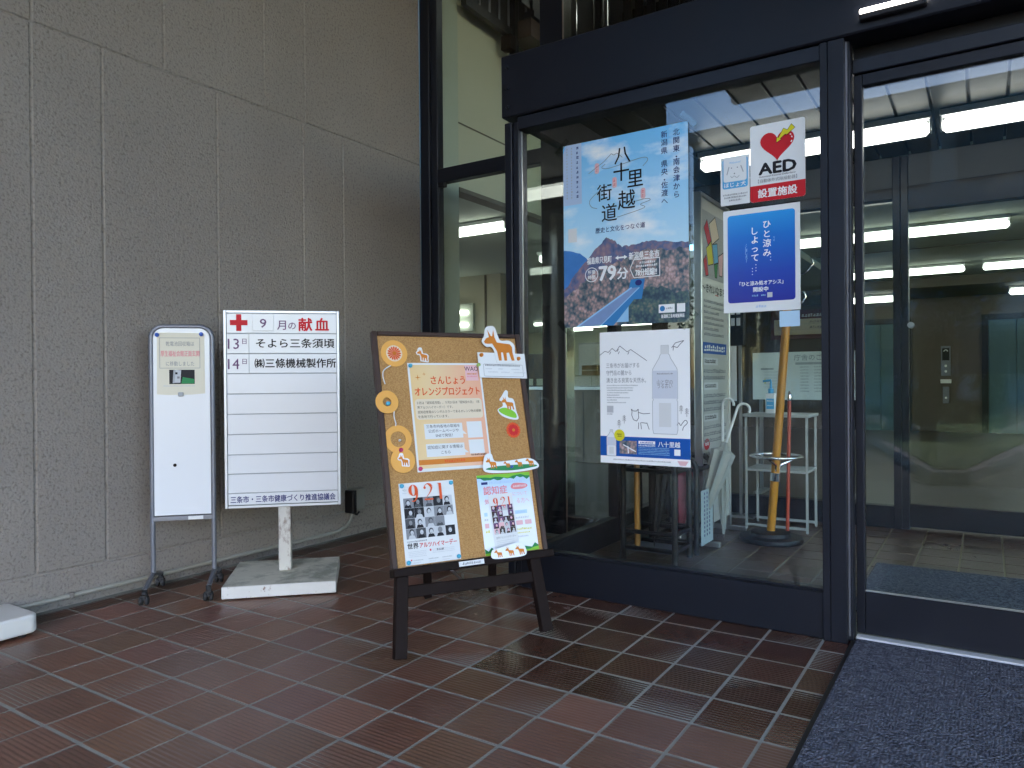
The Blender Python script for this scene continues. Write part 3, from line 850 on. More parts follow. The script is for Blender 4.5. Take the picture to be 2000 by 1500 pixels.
for x in (xl, xr):
    MB().tube([(x, -0.165, 0.062), (x, -0.11, 0.075), (x, 0, 0.095), (x, 0.11, 0.075), (x, 0.15, 0.062)], 0.011, 10).build('foot_bar', M['steel'], ws, smooth=True)
    for y in (-0.17, 0.15):
        c = MB(); c.cyl((x, y, 0.035), (x, y, 0.066), 0.012, 0.012, 12); c.box((x - 0.012, y - 0.02, 0.02), (x + 0.012, y + 0.012, 0.045))
        co = c.build('caster', M['rubber'], ws)
        for s in (-1, 1):
            MB().cyl((x + s * 0.004, y - 0.010, 0.0205), (x + s * 0.020, y - 0.010, 0.0205), 0.020, 0.020, 18).build('wheel', M['rubber'], co, 0.003)
def on_board(x, z, off=0.0085):
    return Matrix.Translation(wroot) @ Matrix.Rotation(aw, 4, 'Z') @ Matrix.Translation((x, -off, z)) @ Matrix.Rotation(R(90), 4, 'X')
def placed(o, mat4):
    o.matrix_world = mat4
    return o
nt_ = placed(thing('notice', 'cream notice sheet pinned near the top of the narrow white board', 'notice'), on_board(0.062, 0.945))
MB().prism([(0, 0.004), (0.05, 0), (0.15, 0.001), (0.214, 0.006), (0.212, 0.295), (0.002, 0.297)], 0, 0.0008).build('sheet', M['cream'], nt_)
P = Print(0.0008)
fr = [(0.014, 0.128), (0.192, 0.128), (0.192, 0.272), (0.014, 0.272), (0.014, 0.128)]
P.stroke(fr, 0.0018, 'grey')
P.text('乾電池回収箱は', 0.104, 0.235, 0.024, 'grey', 2, 'C', 0.0, width=0.125)
P.text('厚生福祉会館正面玄関', 0.104, 0.186, 0.030, 'pink', 2, 'C', 0.012, width=0.172)
P.text('に移動しました', 0.104, 0.140, 0.024, 'grey', 2, 'C', 0.0, width=0.125)
P.rect(0.055, 0.052, 0.168, 0.120, 'ink', 1)
P.poly([(0.075, 0.058), (0.104, 0.058), (0.108, 0.118), (0.080, 0.120)], 'lgrey', 2)
P.poly([(0.070, 0.056), (0.078, 0.056), (0.084, 0.118), (0.074, 0.119)], 'mgrey', 3)
P.rect(0.082, 0.098, 0.092, 0.108, 'ink', 4); P.rect(0.090, 0.078, 0.101, 0.088, 'grey', 4)
P.poly([(0.108, 0.054), (0.166, 0.054), (0.166, 0.075), (0.115, 0.085)], 'dgreen', 2)
P.greek(0.03, 0.040, 0.14, 0.006, 'lgrey')
P.build('print', nt_)
def knob(name, label, cat, mat4, r, m, h=None):
    h = h or r
    o = MB().lathe([(r * 0.75, 0), (r, h * 0.35), (r * 0.95, h * 0.75), (r * 0.5, h)], 16).build(name, M[m], None, smooth=True)
    o.matrix_world = mat4
    return tag(o, label, cat)
pinb = pm('blue_plastic', (0.03, 0.10, 0.45), 0.3); M['pinb'] = pinb
knob('magnet', 'blue ball magnet at the left corner of the cream notice', 'magnet', on_board(0.066, 1.231, 0.0105), 0.010, 'pinb', 0.012)
knob('magnet', 'blue ball magnet at the right corner of the cream notice', 'magnet', on_board(0.262, 1.235, 0.0105), 0.010, 'pinb', 0.012)
mg = B((-0.012, -0.010, 0), (0.012, 0.010, 0.008)).build('magnet', M['mgrey'], None, 0.003); mg.matrix_world = on_board(0.168, 0.948, 0.0105)
tag(mg, 'square grey magnet under the cream notice', 'magnet')
knob('magnet', 'small dark red magnet low on the narrow white board', 'magnet', on_board(0.138, 0.610, 0.008), 0.008, 'walnut', 0.006)

# ---- blood donation sign on a weathered wooden foot
ab = R(44.01)
bs = thing('blood_donation_sign', 'white sign with red cross on a chipped white post and square foot', 'sign', (-2.974, 2.468, 0), (0, 0, ab))
b_ = MB().box((-0.247, -0.286, 0.006), (0.265, 0.207, 0.062)).build('base', [M['whitep'], M['whitetop']], bs, 0.003)
for p in b_.data.polygons:
    if p.normal.z > 0.9: p.material_index = 1
rust = pm('rusty_white_post', (0.58, 0.57, 0.53), 0.55, var=0.06, scale=10, dirt=(0.12, 0.045, 0.02), dirt_amt=0.45, dscale=16, stretch=(1, 1, 0.5))
B((-0.023, -0.028, 0.060), (0.037, 0.032, 0.42)).build('post', rust, bs, 0.004)
BX0, BX1, BZ0, BZ1, BY = -0.270, 0.283, 0.383, 1.357, -0.05
def bar(a, b, n='frame', m='silver'): B(a, b).build(n, M[m], bs, 0.002)
bar((BX0, BY, BZ0), (BX0 + 0.014, 0, BZ1)); bar((BX1 - 0.014, BY, BZ0), (BX1, 0, BZ1))
bar((BX0 + 0.0145, BY, BZ0), (BX1 - 0.0145, 0, BZ0 + 0.014)); bar((BX0 + 0.0145, BY, BZ1 - 0.014), (BX1 - 0.0145, 0, BZ1))
B((BX0 + 0.010, BY + 0.016, BZ0 + 0.010), (BX1 - 0.010, -0.004, BZ1 - 0.010)).build('backing', M['slot'], bs)
zl = [1.343, 1.243, 1.143, 1.045, 0.945, 0.845, 0.746, 0.646, 0.551, 0.456, 0.397]
for k, (za, zb) in enumerate(zip(zl, zl[1:])):
    B((BX0 + 0.0145, BY + 0.006, zb + 0.0022), (BX1 - 0.0145, BY + 0.017, za - 0.0012)).build('strip', M['white'], bs, 0.0015)
B((-0.2545, BY + 0.003, 1.145), (-0.152, BY + 0.0062, 1.24)).build('date_plate', M['white'], bs, 0.001)
B((-0.2545, BY + 0.003, 1.047), (-0.152, BY + 0.0062, 1.141)).build('date_plate', M['white'], bs, 0.001)
B((-0.134, BY + 0.0015, 1.256), (-0.032, BY + 0.0062, 1.338)).build('number_plate', M['white'], bs, 0.0015)
P = Print(0.0, 0.0006)
def bz(v): return v
P.z = 0.0008
c_ = (-0.198, 1.296)
Pc, P = P, Print(0.0008, 0.0006)
P.rect(c_[0] - 0.012, c_[1] - 0.041, c_[0] + 0.012, c_[1] + 0.041, 'red', 1)
P.rect(c_[0] - 0.041, c_[1] - 0.013, c_[0] - 0.012, c_[1] + 0.013, 'red', 1); P.rect(c_[0] + 0.012, c_[1] - 0.013, c_[0] + 0.041, c_[1] + 0.013, 'red', 1)
P.build('red_cross', bs, (0, BY + 0.006, 0), (R(90), 0, 0))
P = Pc
P.text('月', 0.004, 1.266, 0.052, 'purple', 2, 'C', 0.012); P.text('の', 0.054, 1.266, 0.044, 'purple', 2, 'C', 0.012)
P.text('献', 0.118, 1.262, 0.070, 'red', 2, 'C', 0.030); P.text('血', 0.199, 1.262, 0.070, 'red', 2, 'C', 0.030)
P.build('heading_lettering', bs, (0, BY + 0.006, 0), (R(90), 0, 0))
for z, d, nm in ((1.173, '13', 'そよら三条須頃'), (1.074, '14', '㈱三條機械製作所')):
    P = Print(0.0008, 0.0006)
    P.text(d, -0.249, z - 0.006, 0.072, 'purple', 8, 'L', 0.004, width=0.052)
    P.text('日', -0.172, z + 0.020, 0.030, 'purple', 8, 'C', 0.010)
    P.text(nm, 0.070, z + 0.003, 0.050, 'ink', 2, 'C', 0.020, width=0.375 if '㈱' not in nm else 0.390)
    P.rect(-0.1505, z - 0.027, -0.1490, z + 0.067, 'slot', 1)
    P.build('row_lettering', bs, (0, BY + 0.006, 0), (R(90), 0, 0))
P = Print(0.0008, 0.0006)
P.text('三条市・三条市健康づくり推進協議会', 0.006, 0.412, 0.036, 'navy', 2, 'C', 0.020, width=0.500)
P.build('footer_lettering', bs, (0, BY + 0.006, 0), (R(90), 0, 0))
P = Print(0.0008, 0.0006)
P.text('9', -0.083, 1.272, 0.062, 'purple', 1, 'C', 0.012, sx=1.15)
P.build('number', bs, (0, BY + 0.0015, 0), (R(90), 0, 0))

# ---- easel with cork board
ae, te = R(60.77), R(14.5)
ue = Vector((math.cos(ae), math.sin(ae), 0)); be = Vector((-ue.y, ue.x, 0))
ve = be * math.sin(te) + Vector((0, 0, math.cos(te))); ne = ue.cross(ve)
EM = Matrix((ue, ve, ne)).transposed().to_4x4(); EM.translation = Vector((-1.6, 2.209, 0))
ea = thing('easel', 'dark wooden easel holding a framed cork board', 'easel')
ea.matrix_world = EM
EI = EM.inverted()
U0, U1, V0, V1 = -0.296, 0.358, 0.318, 1.236
B((U0 + 0.018, V0 + 0.012, -0.012), (U1 - 0.018, V1 - 0.016, 0.0)).build('cork_board', M['cork'], ea)
def wf(a, b, n, m='walnut2'): B(a, b).build(n, M[m], ea, 0.003)
wf((U0, V0, -0.018), (U0 + 0.021, V1, 0.010), 'frame_side'); wf((U1 - 0.021, V0, -0.018), (U1, V1, 0.010), 'frame_side')
wf((U0 + 0.0213, V1 - 0.018, -0.018), (U1 - 0.0213, V1, 0.009), 'frame_top')
wf((U0 - 0.004, V0 - 0.020, -0.020), (U1 + 0.010, V0 + 0.010, 0.034), 'ledge', 'walnut')
def leg(u_top, v_top, u_bot, w):
    pb = EI @ Vector((0, 0, 0)); d = 0
    p1 = Vector((u_bot, 0, 0.002)); p0 = Vector((u_top, v_top, -0.002))
    MB().beam(p0, p1 + Vector((0, 0.018, 0)), w, 0.034, (1, 0, 0)).build('leg', M['walnut'], ea, 0.003)
leg(-0.262, V0 - 0.018, -0.296, 0.046); leg(0.290, V0 - 0.018, 0.305, 0.046)
MB().beam((-0.262, 0.243, -0.004), (0.285, 0.230, -0.004), 0.044, 0.024, (0, 1, 0)).build('stretcher', M['walnut'], ea, 0.003)
for uu, foot in ((-0.10, Vector((-2.152, 2.60, 0.012))), (0.21, Vector((-1.96, 2.84, 0.012)))):
    top = Vector((uu, 1.0, -0.03))
    MB().beam(top, EI @ foot, 0.034, 0.022, (1, 0, 0)).build('rear_leg', M['walnut'], ea, 0.002)
MB().tube([EI @ Vector((-1.86, 2.40, 0.22)), EI @ Vector((-1.96, 2.62, 0.10)), EI @ Vector((-2.03, 2.70, 0.11))], 0.006, 8).build('stay', M['alu'], ea)

def on_cork(u, v, w=0.0012, rot=0.0):
    return EM @ Matrix.Translation((u, v, w)) @ Matrix.Rotation(R(rot), 4, 'Z')
def sheet_thing(name, label, cat, u, v, w, h, m, lift=0.0012, rot=0.0, base=on_cork, curl=0.0):
    t = placed(thing(name, label, cat), base(u, v, lift, rot))
    s = MB()
    nx = 6
    vs, fs = [], []
    for i in range(nx + 1):
        for k in range(nx + 1):
            a, b = i / nx, k / nx
            c = curl * (max(0, abs(a - 0.5) * 2 - 0.6) ** 2 + max(0, abs(b - 0.5) * 2 - 0.7) ** 2) if curl else 0
            vs.append((a * w, b * h, c))
    for i in range(nx):
        for k in range(nx):
            q = i * (nx + 1) + k
            fs.append((q, q + nx + 1, q + nx + 2, q + 1))
    s._add(vs, fs, 0)
    me = s.mesh('sheet', M[m] if isinstance(m, str) else m)
    o = link(bpy.data.objects.new('sheet', me), t)
    if me.polygons and me.polygons[0].normal.z < 0:
        me.flip_normals()
    md = o.modifiers.new('thickness', 'SOLIDIFY'); md.thickness = 0.0006; md.offset = -1
    return t
def pin(label, u, v, m, lift=0.002, r=0.0085):
    o = MB().lathe([(r * 0.9, 0), (r, 0.003), (r * 0.55, 0.007), (r * 0.8, 0.011), (r * 0.4, 0.013)], 12).build('push_pin', M[m], None, smooth=True)
    o.matrix_world = on_cork(u, v, lift)
    return tag(o, label, 'pin', 'push pins on the cork board')
M['ink2'] = pr('print_charcoal', (0.07, 0.075, 0.085), 0.5); M['pinc'] = pm('cyan_plastic', (0.05, 0.36, 0.55), 0.3); M['pinr'] = pm('magenta_plastic', (0.5, 0.02, 0.12), 0.3)
M['ping'] = pm('green_plastic', (0.30, 0.45, 0.10), 0.3)

# orange project poster
og = ramp_mat('orange_poster_print', [(0, (0.72, 0.50, 0.22)), (0.35, (0.72, 0.54, 0.30)), (0.7, (0.74, 0.44, 0.27)), (1, (0.74, 0.38, 0.24))], 'X', 0.0, 0.31)
op = sheet_thing('poster', 'pale orange project poster with red title on the cork board', 'poster', -0.161, 0.674, 0.318, 0.434, 'paper')
P = Print(0.0006)
P.rect(0.008, 0.012, 0.310, 0.426, og, 0)
P.rect(0.008, 0.026, 0.310, 0.046, 'orange', 1)
P.greek(0.115, 0.031, 0.09, 0.010, 'ored')
P.rect(0.246, 0.360, 0.302, 0.424, 'ppink', 1)
P.text('WAO', 0.274, 0.401, 0.026, 'ink', 3, 'C', 0.0, sx=0.95)
P.greek(0.252, 0.385, 0.044, 0.007, 'orange'); P.greek(0.252, 0.374, 0.044, 0.007, 'pink')
P.text('さんじょう', 0.166, 0.348, 0.038, 'ored', 3, 'C', 0.022, width=0.148)
P.text('オレンジプロジェクト', 0.160, 0.302, 0.038, 'ored', 3, 'C', 0.022, width=0.280)
for cx, cyy, r in ((0.038, 0.374, 0.013), (0.066, 0.388, 0.008)):
    P.poly([(cx - r, cyy), (cx - r * 0.15, cyy + r * 0.15), (cx, cyy + r), (cx + r * 0.15, cyy + r * 0.15), (cx + r, cyy), (cx + r * 0.15, cyy - r * 0.15), (cx, cyy - r), (cx - r * 0.15, cyy - r * 0.15)], 'orange', 2)
M['opale'] = pr('print_pale_apricot', (0.70, 0.60, 0.46), 0.5)
P.poly(rrect(0.016, 0.204, 0.304, 0.286, 0.014), 'opale', 1)
for k, s in enumerate(('９月は「認知症月間」、９月21日は「認知症の日」（世', '界アルツハイマーデー）です。', '認知症啓発のシンボルカラーであるオレンジ色の装飾', 'を各地で行っています。')):
    P.text(s, 0.024, 0.266 - k * 0.0185, 0.0125, 'ink', 3, 'L', 0.0, width=(0.270, 0.150, 0.272, 0.128)[k])
P.poly([(0.044, 0.126), (0.206, 0.126), (0.206, 0.142), (0.222, 0.140), (0.206, 0.156), (0.206, 0.186), (0.044, 0.186)], 'paper', 1)
for k, s in enumerate(('三条市内各地の取組を', '公式ホームページや', 'SNSで発信！')):
    P.text(s, 0.124, 0.170 - k * 0.0185, 0.0145, 'ink', 3, 'C', 0.0)
P.poly([(0.044, 0.056), (0.206, 0.056), (0.206, 0.066), (0.222, 0.066), (0.206, 0.080), (0.206, 0.106), (0.044, 0.106)], 'paper', 1)
P.text('認知症に関する情報は', 0.124, 0.087, 0.0150, 'ink', 3, 'C', 0.0); P.text('こちら', 0.124, 0.066, 0.0145, 'ink', 3, 'C', 0.0)
P.rect(0.226, 0.124, 0.292, 0.190, 'paper', 1); P.rect(0.226, 0.060, 0.292, 0.116, 'paper', 1)
P.greek(0.232, 0.052, 0.07, 0.007, 'ink'); P.build('print', op)
pin('cyan push pin at the upper left of the orange poster', -0.150, 1.096, 'pinc'); pin('green push pin at the upper right of the orange poster', 0.146, 1.098, 'ping', 0.004)
pin('dark red push pin at the lower left of the orange poster', -0.150, 0.686, 'pinr')

# small white certificate card
cdd = sheet_thing('card', 'small white card with printed box hanging over the cork board edge', 'card', 0.142, 1.044, 0.222, 0.108, 'gloss', 0.013, -1.5)
P = Print(0.0006)
P.stroke(rrect(0.022, 0.006, 0.206, 0.058, 0.006) + [(0.206, 0.05)], 0.0014, 'grey')
P.greek(0.030, 0.050, 0.165, 0.007, 'grey')
for k, (x, w) in enumerate(((0.03, 0.03), (0.09, 0.02), (0.15, 0.04))): P.greek(x, 0.036, w, 0.005, 'lgrey'); P.greek(x + 0.01, 0.022, w + 0.02, 0.005, 'lgrey')
P.build('print', cdd)
pin('orange push pin on the left of the white card', 0.160, 1.139, 'orange', 0.014); pin('orange push pin on the right of the white card', 0.332, 1.124, 'orange', 0.014)

# paper animal cutouts: plain orange four-legged animals on white-edged card
ANIMAL = [(0.02, 0.60), (0.10, 0.70), (0.20, 0.74), (0.17, 0.97), (0.27, 0.77), (0.31, 0.77), (0.37, 0.97), (0.38, 0.74), (0.44, 0.58), (0.66, 0.55), (0.86, 0.53),
          (0.93, 0.44), (0.92, 0.28), (0.96, 0.02), (0.86, 0.02), (0.80, 0.27), (0.72, 0.26), (0.71, 0.02), (0.62, 0.02), (0.60, 0.27), (0.54, 0.27), (0.53, 0.02), (0.44, 0.02),
          (0.41, 0.30), (0.35, 0.42), (0.28, 0.54), (0.14, 0.53), (0.05, 0.54)]
HALO = spline([(-0.05, 0.60), (0.05, 0.78), (0.10, 0.98), (0.22, 1.08), (0.42, 1.06), (0.50, 0.80), (0.58, 0.64), (0.86, 0.64), (1.02, 0.50), (1.01, 0.25), (1.05, 0.0), (0.95, -0.06), (0.5, -0.05), (0.36, -0.03), (0.32, 0.30), (0.24, 0.44), (0.08, 0.44)], 4)
def cutout(label, u, v, s, lift, outline=None, figures=None, flip=False, extra=None, rot=0):
    t = placed(thing('paper_cutout', label, 'cutout', group='animal cutouts on the cork board'), on_cork(u, v, lift, rot))
    f = lambda q: [((s - x * s) if flip else x * s, y * s) for x, y in q]
    MB().prism(f(HALO) if outline is None else outline, 0, 0.0016).build('card', M['gloss'], t)
    P = Print(0.0016)
    for (fx, fy, fs) in (figures or [(0, 0, s)]):
        P.poly([((fx + fs - x * fs) if flip else fx + x * fs, fy + y * fs) for x, y in ANIMAL], 'orange', 2)
    if extra: extra(P)
    P.build('print', t)
    return t
cutout('large orange animal cutout standing above the white card at the easel top', 0.176, 1.112, 0.142, 0.016)
cutout('tiny orange animal cutout right of the red flower ring', -0.122, 1.120, 0.050, 0.002, rot=-8)
def hill(P): P.poly(spline([(-0.002, 0.036), (0.03, 0.044), (0.07, 0.026), (0.078, 0.002), (0.055, 0.002), (0.015, 0.018)], 5), 'green', 1)
cutout('orange animal cutout on a green hill right of the orange poster', 0.217, 0.872, 0.07, 0.002,
       spline([(-0.006, 0.036), (0.02, 0.052), (0.018, 0.070), (0.008, 0.078), (0.022, 0.096), (0.040, 0.118), (0.052, 0.112), (0.050, 0.088), (0.074, 0.078), (0.080, 0.030), (0.086, -0.004), (0.056, -0.006), (0.012, 0.010)], 4),
       [(0.014, 0.034, 0.060)], extra=hill)
def meadow(P):
    P.poly(spline([(0.006, 0.016), (0.04, 0.026), (0.12, 0.028), (0.21, 0.026), (0.235, 0.016), (0.12, 0.006)], 5), 'dgreen', 1)
cutout('long cutout of four orange animals on green grass across the easel edge', 0.117, 0.648, 0.1, 0.012,
       spline([(0, 0.008), (-0.002, 0.05), (0.010, 0.076), (0.036, 0.078), (0.048, 0.048), (0.10, 0.046), (0.16, 0.050), (0.20, 0.052), (0.232, 0.040), (0.246, 0.014), (0.20, 0.002), (0.10, -0.002)], 5),
       [(0.006, 0.018, 0.050), (0.084, 0.018, 0.032), (0.136, 0.018, 0.036), (0.186, 0.018, 0.040)], extra=meadow)
cutout('strip of three orange animals at the bottom of the pale blue sheet', 0.096, 0.316, 0.1, 0.036,
       spline([(-0.002, 0.004), (0.0, 0.034), (0.03, 0.040), (0.07, 0.046), (0.12, 0.052), (0.142, 0.036), (0.142, 0.002), (0.07, -0.002)], 5),
       [(0.006, 0.004, 0.036), (0.054, 0.004, 0.040), (0.098, 0.004, 0.042)])

# orange ring ornaments
def ring(name, label, u, v, ro, ri, lift, petals=None):
    t = placed(thing(name, label, 'ornament', group='orange rings on the cork board'), on_cork(u, v, lift))
    n = 40; s = MB(); vs = []; fs = []
    for z in (0, 0.003):
        for r in (ro, ri):
            vs += [(r * math.cos(2 * math.pi * k / n), r * math.sin(2 * math.pi * k / n), z) for k in range(n)]
    for k in range(n):
        q = (k + 1) % n
        fs += [(k, q, n + q, n + k), (2 * n + k, 3 * n + k, 3 * n + q, 2 * n + q), (k, 2 * n + k, 2 * n + q, q), (n + k, n + q, 3 * n + q, 3 * n + k)]
    s._add(vs, fs, 0); s.build('ring', M['ringo'], t)
    if petals: petals(t)
    return t
def daisy(t, r=0.030, m='ored', z=0.003, n=16):
    P = Print(z)
    for k in range(n):
        a = 2 * math.pi * k / n
        P.poly([(0, 0), (r * 0.8 * math.cos(a - 0.15), r * 0.8 * math.sin(a - 0.15)), (r * math.cos(a), r * math.sin(a)), (r * 0.8 * math.cos(a + 0.15), r * 0.8 * math.sin(a + 0.15))], m, 2 + k % 2)
    P.poly(circle(0, 0, r * 0.25, 14), 'orange', 5); P.build('flower_print', t)
def flower_in(t):
    MB().prism(circle(0, 0, 0.034, 24), 0.0005, 0.0022).build('disc', M['opale'], t); daisy(t)
ring('ring_ornament', 'orange ring with a red flower at the upper left of the cork board', -0.211, 1.146, 0.054, 0.033, 0.0015, flower_in)
ring('ring_ornament', 'small orange ring over the left frame of the cork board', -0.261, 0.949, 0.045, 0.017, 0.0115)
ring('ring_ornament', 'wide orange ring below the small one on the cork board', -0.227, 0.805, 0.054, 0.030, 0.0015)
def disc_in(t): MB().prism(circle(0, 0, 0.036, 28), 0, 0.0032).build('disc', M['ringo'], t)
ring('ring_ornament', 'orange disc below the rings on the cork board', -0.218, 0.722, 0.048, 0.035, 0.006, disc_in)
cutout('small orange animal cutout on the orange disc', -0.240, 0.704, 0.044, 0.0095, rot=-6)
fw = placed(thing('paper_flower', 'orange-red paper flower right of the orange poster', 'flower'), on_cork(0.272, 0.821, 0.002))
MB().prism([(0.032 * (1 + 0.06 * math.cos(k * math.pi)) * math.cos(2 * math.pi * k / 32), 0.032 * (1 + 0.06 * math.cos(k * math.pi)) * math.sin(2 * math.pi * k / 32)) for k in range(32)], 0, 0.0014).build('petals', M['ored'], fw)
daisy(fw, 0.026, 'red', 0.0014, 18)
pin('blue push pin inside the small orange ring', -0.258, 0.943, 'pinc', 0.011); pin('pink push pin between wide ring and disc', -0.222, 0.762, 'pinr', 0.006); pin('clear pin in the wide orange ring', -0.222, 0.800, 'gloss', 0.002, 0.005)
pin('blue push pin in the grass of the four-animal cutout', 0.235, 0.668, 'pinb', 0.014, 0.006)
for lb, pts in (('white string from the flower ring down the left frame', [(-0.232, 1.095), (-0.262, 1.075), (-0.268, 1.05), (-0.262, 1.02)]),
                ('white string between the small ring and the wide ring', [(-0.236, 0.915), (-0.238, 0.89), (-0.234, 0.865), (-0.236, 0.855)])):
    o = MB().tube([(x, y, 0.013 if k else 0.006) for k, (x, y) in enumerate(spline(pts, 5, False))], 0.0022, 8).build('string', M['paper'], None, smooth=True)
    o.matrix_world = EM; tag(o, lb, 'string')

# "9.21" portrait poster
def vstroke(P, pts, ws_, m, l):
    for k in range(len(pts) - 1):
        (ax, ay), (bx, by) = pts[k], pts[k + 1]
        d = math.hypot(bx - ax, by - ay) or 1
        nx, ny = -(by - ay) / d, (bx - ax) / d
        P.poly([(ax + nx * ws_[k] / 2, ay + ny * ws_[k] / 2), (ax - nx * ws_[k] / 2, ay - ny * ws_[k] / 2), (bx - nx * ws_[k + 1] / 2, by - ny * ws_[k + 1] / 2), (bx + nx * ws_[k + 1] / 2, by + ny * ws_[k + 1] / 2)], m, l)
def nine21(P, x, y, s, m, l):
    n = 28
    for k in range(n):
        a, b = 2 * math.pi * k / n, 2 * math.pi * (k + 1) / n
        P.poly([(x + s * (0.30 + 0.30 * math.cos(a)), y + s * (0.66 + 0.34 * math.sin(a))), (x + s * (0.30 + 0.30 * math.cos(b)), y + s * (0.66 + 0.34 * math.sin(b))),
                (x + s * (0.30 + 0.10 * math.cos(b)), y + s * (0.66 + 0.31 * math.sin(b))), (x + s * (0.30 + 0.10 * math.cos(a)), y + s * (0.66 + 0.31 * math.sin(a)))], m, l)
    vstroke(P, spline([(x + s * 0.52, y + s * 0.60), (x + s * 0.50, y + s * 0.25), (x + s * 0.34, y + s * 0.02), (x + s * 0.16, y + s * 0.02)], 5, False), [s * 0.16 - s * 0.008 * k for k in range(16)], m, l)
    pts = spline([(x + s * 1.02, y + s * 0.74), (x + s * 1.10, y + s * 0.93), (x + s * 1.30, y + s * 0.99), (x + s * 1.50, y + s * 0.80), (x + s * 1.40, y + s * 0.50), (x + s * 1.16, y + s * 0.22), (x + s * 1.00, y + s * 0.03)], 4, False)
    vstroke(P, pts, [s * w for w in [0.12, 0.10, 0.07, 0.05, 0.04, 0.04, 0.05, 0.07, 0.10, 0.14, 0.17, 0.17, 0.15, 0.12, 0.10, 0.08, 0.06, 0.05, 0.04, 0.04, 0.03, 0.03, 0.03, 0.03, 0.03]], m, l)
    P.poly(circle(x + s * 1.05, y + s * 0.76, s * 0.08, 14), m, l + 1)
    P.rect(x + s * 0.98, y, x + s * 1.55, y + s * 0.09, m, l + 1)
    P.rect(x + s * 1.98, y, x + s * 2.15, y + s * 0.99, m, l); P.rect(x + s * 1.90, y + s * 0.96, x + s * 1.98, y + s * 0.99, m, l)
def portraits(P, x, y, w, h, nc, nr, tones, l, seed):
    rg = random.Random(seed)
    for r in range(nr):
        for c in range(nc):
            x0, y0 = x + c * w / nc, y + r * h / nr
            cw, ch = w / nc, h / nr
            if rg.random() < 0.06: continue
            P.rect(x0, y0, x0 + cw * 0.99, y0 + ch * 0.98, rg.choice(tones), l)
            mx, my = x0 + cw * rg.uniform(0.4, 0.6), y0 + ch * rg.uniform(0.48, 0.6)
            body = rg.choice(tones[:2] + tones[-1:]); hr = rg.choice(tones[:2] + tones[1:3]); fc = rg.choice(tones[2:])
            P.poly([(mx - cw * 0.38, y0), (mx + cw * 0.36, y0), (mx + cw * 0.25, y0 + ch * 0.3), (mx, y0 + ch * 0.38), (mx - cw * 0.27, y0 + ch * 0.3)], body, l + 1)
            P.poly(circle(mx, my + ch * 0.06, cw * 0.24, 12, ch * 0.30), hr, l + 2)
            P.poly(circle(mx + cw * 0.02, my - ch * 0.01, cw * 0.17, 12, ch * 0.23), fc, l + 3)
            P.rect(mx - cw * 0.08, my - ch * 0.12, mx + cw * 0.09, my - ch * 0.09, tones[1], l + 4)
a4 = sheet_thing('poster', 'white poster with large red 9.21 over black and white portraits', 'poster', -0.2415, 0.334, 0.221, 0.302, 'paper')
P = Print(0.0006)
nine21(P, 0.035, 0.232, 0.062, 'ored', 12)
P.text('9.21', 0.013, 0.272, 0.010, 'grey', 2); P.greek(0.012, 0.262, 0.016, 0.005, 'lgrey')
portraits(P, 0.012, 0.094, 0.197, 0.152, 5, 4, [M['ink'], M['ink2'], M['grey'], M['lgrey']], 2, 5)
P.greek(0.012, 0.082, 0.08, 0.0055, 'grey')
P.text('世界', 0.012, 0.060, 0.0225, 'ink', 3, 'L', 0.025); P.text('アルツハイマーデー', 0.060, 0.060, 0.0215, 'red', 3, 'L', 0.02, width=0.150)
P.rect(0.098, 0.044, 0.104, 0.051, 'red', 2); P.greek(0.126, 0.043, 0.03, 0.008, 'ink')
for k in range(4): P.greek(0.014, 0.046 - k * 0.006, 0.07, 0.0032, 'lgrey')
for k in range(3): P.greek(0.108, 0.047 - k * 0.006, 0.09, 0.0032, 'lgrey')
P.rect(0.020, 0.015, 0.026, 0.020, 'red', 2)
for x in (0.03, 0.09, 0.145): P.greek(x, 0.014, 0.04, 0.004, 'mgrey'); P.greek(x, 0.006, 0.03, 0.003, 'lgrey')
P.build('print', a4)
for nm, u, v in (('upper left', -0.231, 0.626), ('upper right', -0.031, 0.625), ('lower left', -0.231, 0.344), ('lower right', -0.031, 0.345)):
    pin('cyan push pin at the ' + nm + ' corner of the 9.21 poster', u, v, 'pinc')

# pale blue leaflet sheet with a narrow leaflet on top
skyp = ramp_mat('leaflet_sky', [(0, (0.74, 0.78, 0.84)), (0.55, (0.74, 0.78, 0.84)), (1, (0.36, 0.55, 0.78))], 'Y', 0.0, 0.31)
lf = sheet_thing('poster', 'pale blue information sheet with green tree border at the lower right of the cork board', 'poster', 0.082, 0.332, 0.238, 0.312, skyp)
for yb, sgn in ((0.312, -1), (0.0, 1)):
    P = Print(0.0006)
    pts = [(0, yb)] + [(0.238 * k / 16, yb + sgn * random.Random(k + int(yb * 100)).uniform(0.012, 0.03)) for k in range(17)] + [(0.238, yb)]
    P.poly(pts, 'dgreen', 1)
    pts = [(0, yb)] + [(0.238 * k / 12, yb + sgn * random.Random(k * 3 + 1).uniform(0.006, 0.018)) for k in range(13)] + [(0.238, yb)]
    P.poly(pts, 'green', 2)
    P.build('tree_border', lf)
P = Print(0.0006)
P.rect(0.016, 0.274, 0.044, 0.284, 'navy', 2); P.greek(0.05, 0.274, 0.15, 0.010, 'lilac')
P.poly(spline([(0.145, 0.256), (0.155, 0.270), (0.18, 0.272), (0.215, 0.266), (0.222, 0.256), (0.20, 0.247), (0.160, 0.247)], 5), 'pink', 2); P.greek(0.156, 0.255, 0.058, 0.008, 'paper', 4)
P.text('認知症', 0.022, 0.236, 0.036, 'pink', 3, 'L', 0.02); P.text('について', 0.150, 0.222, 0.018, 'ppink', 3, 'L', 0.01, width=0.066)
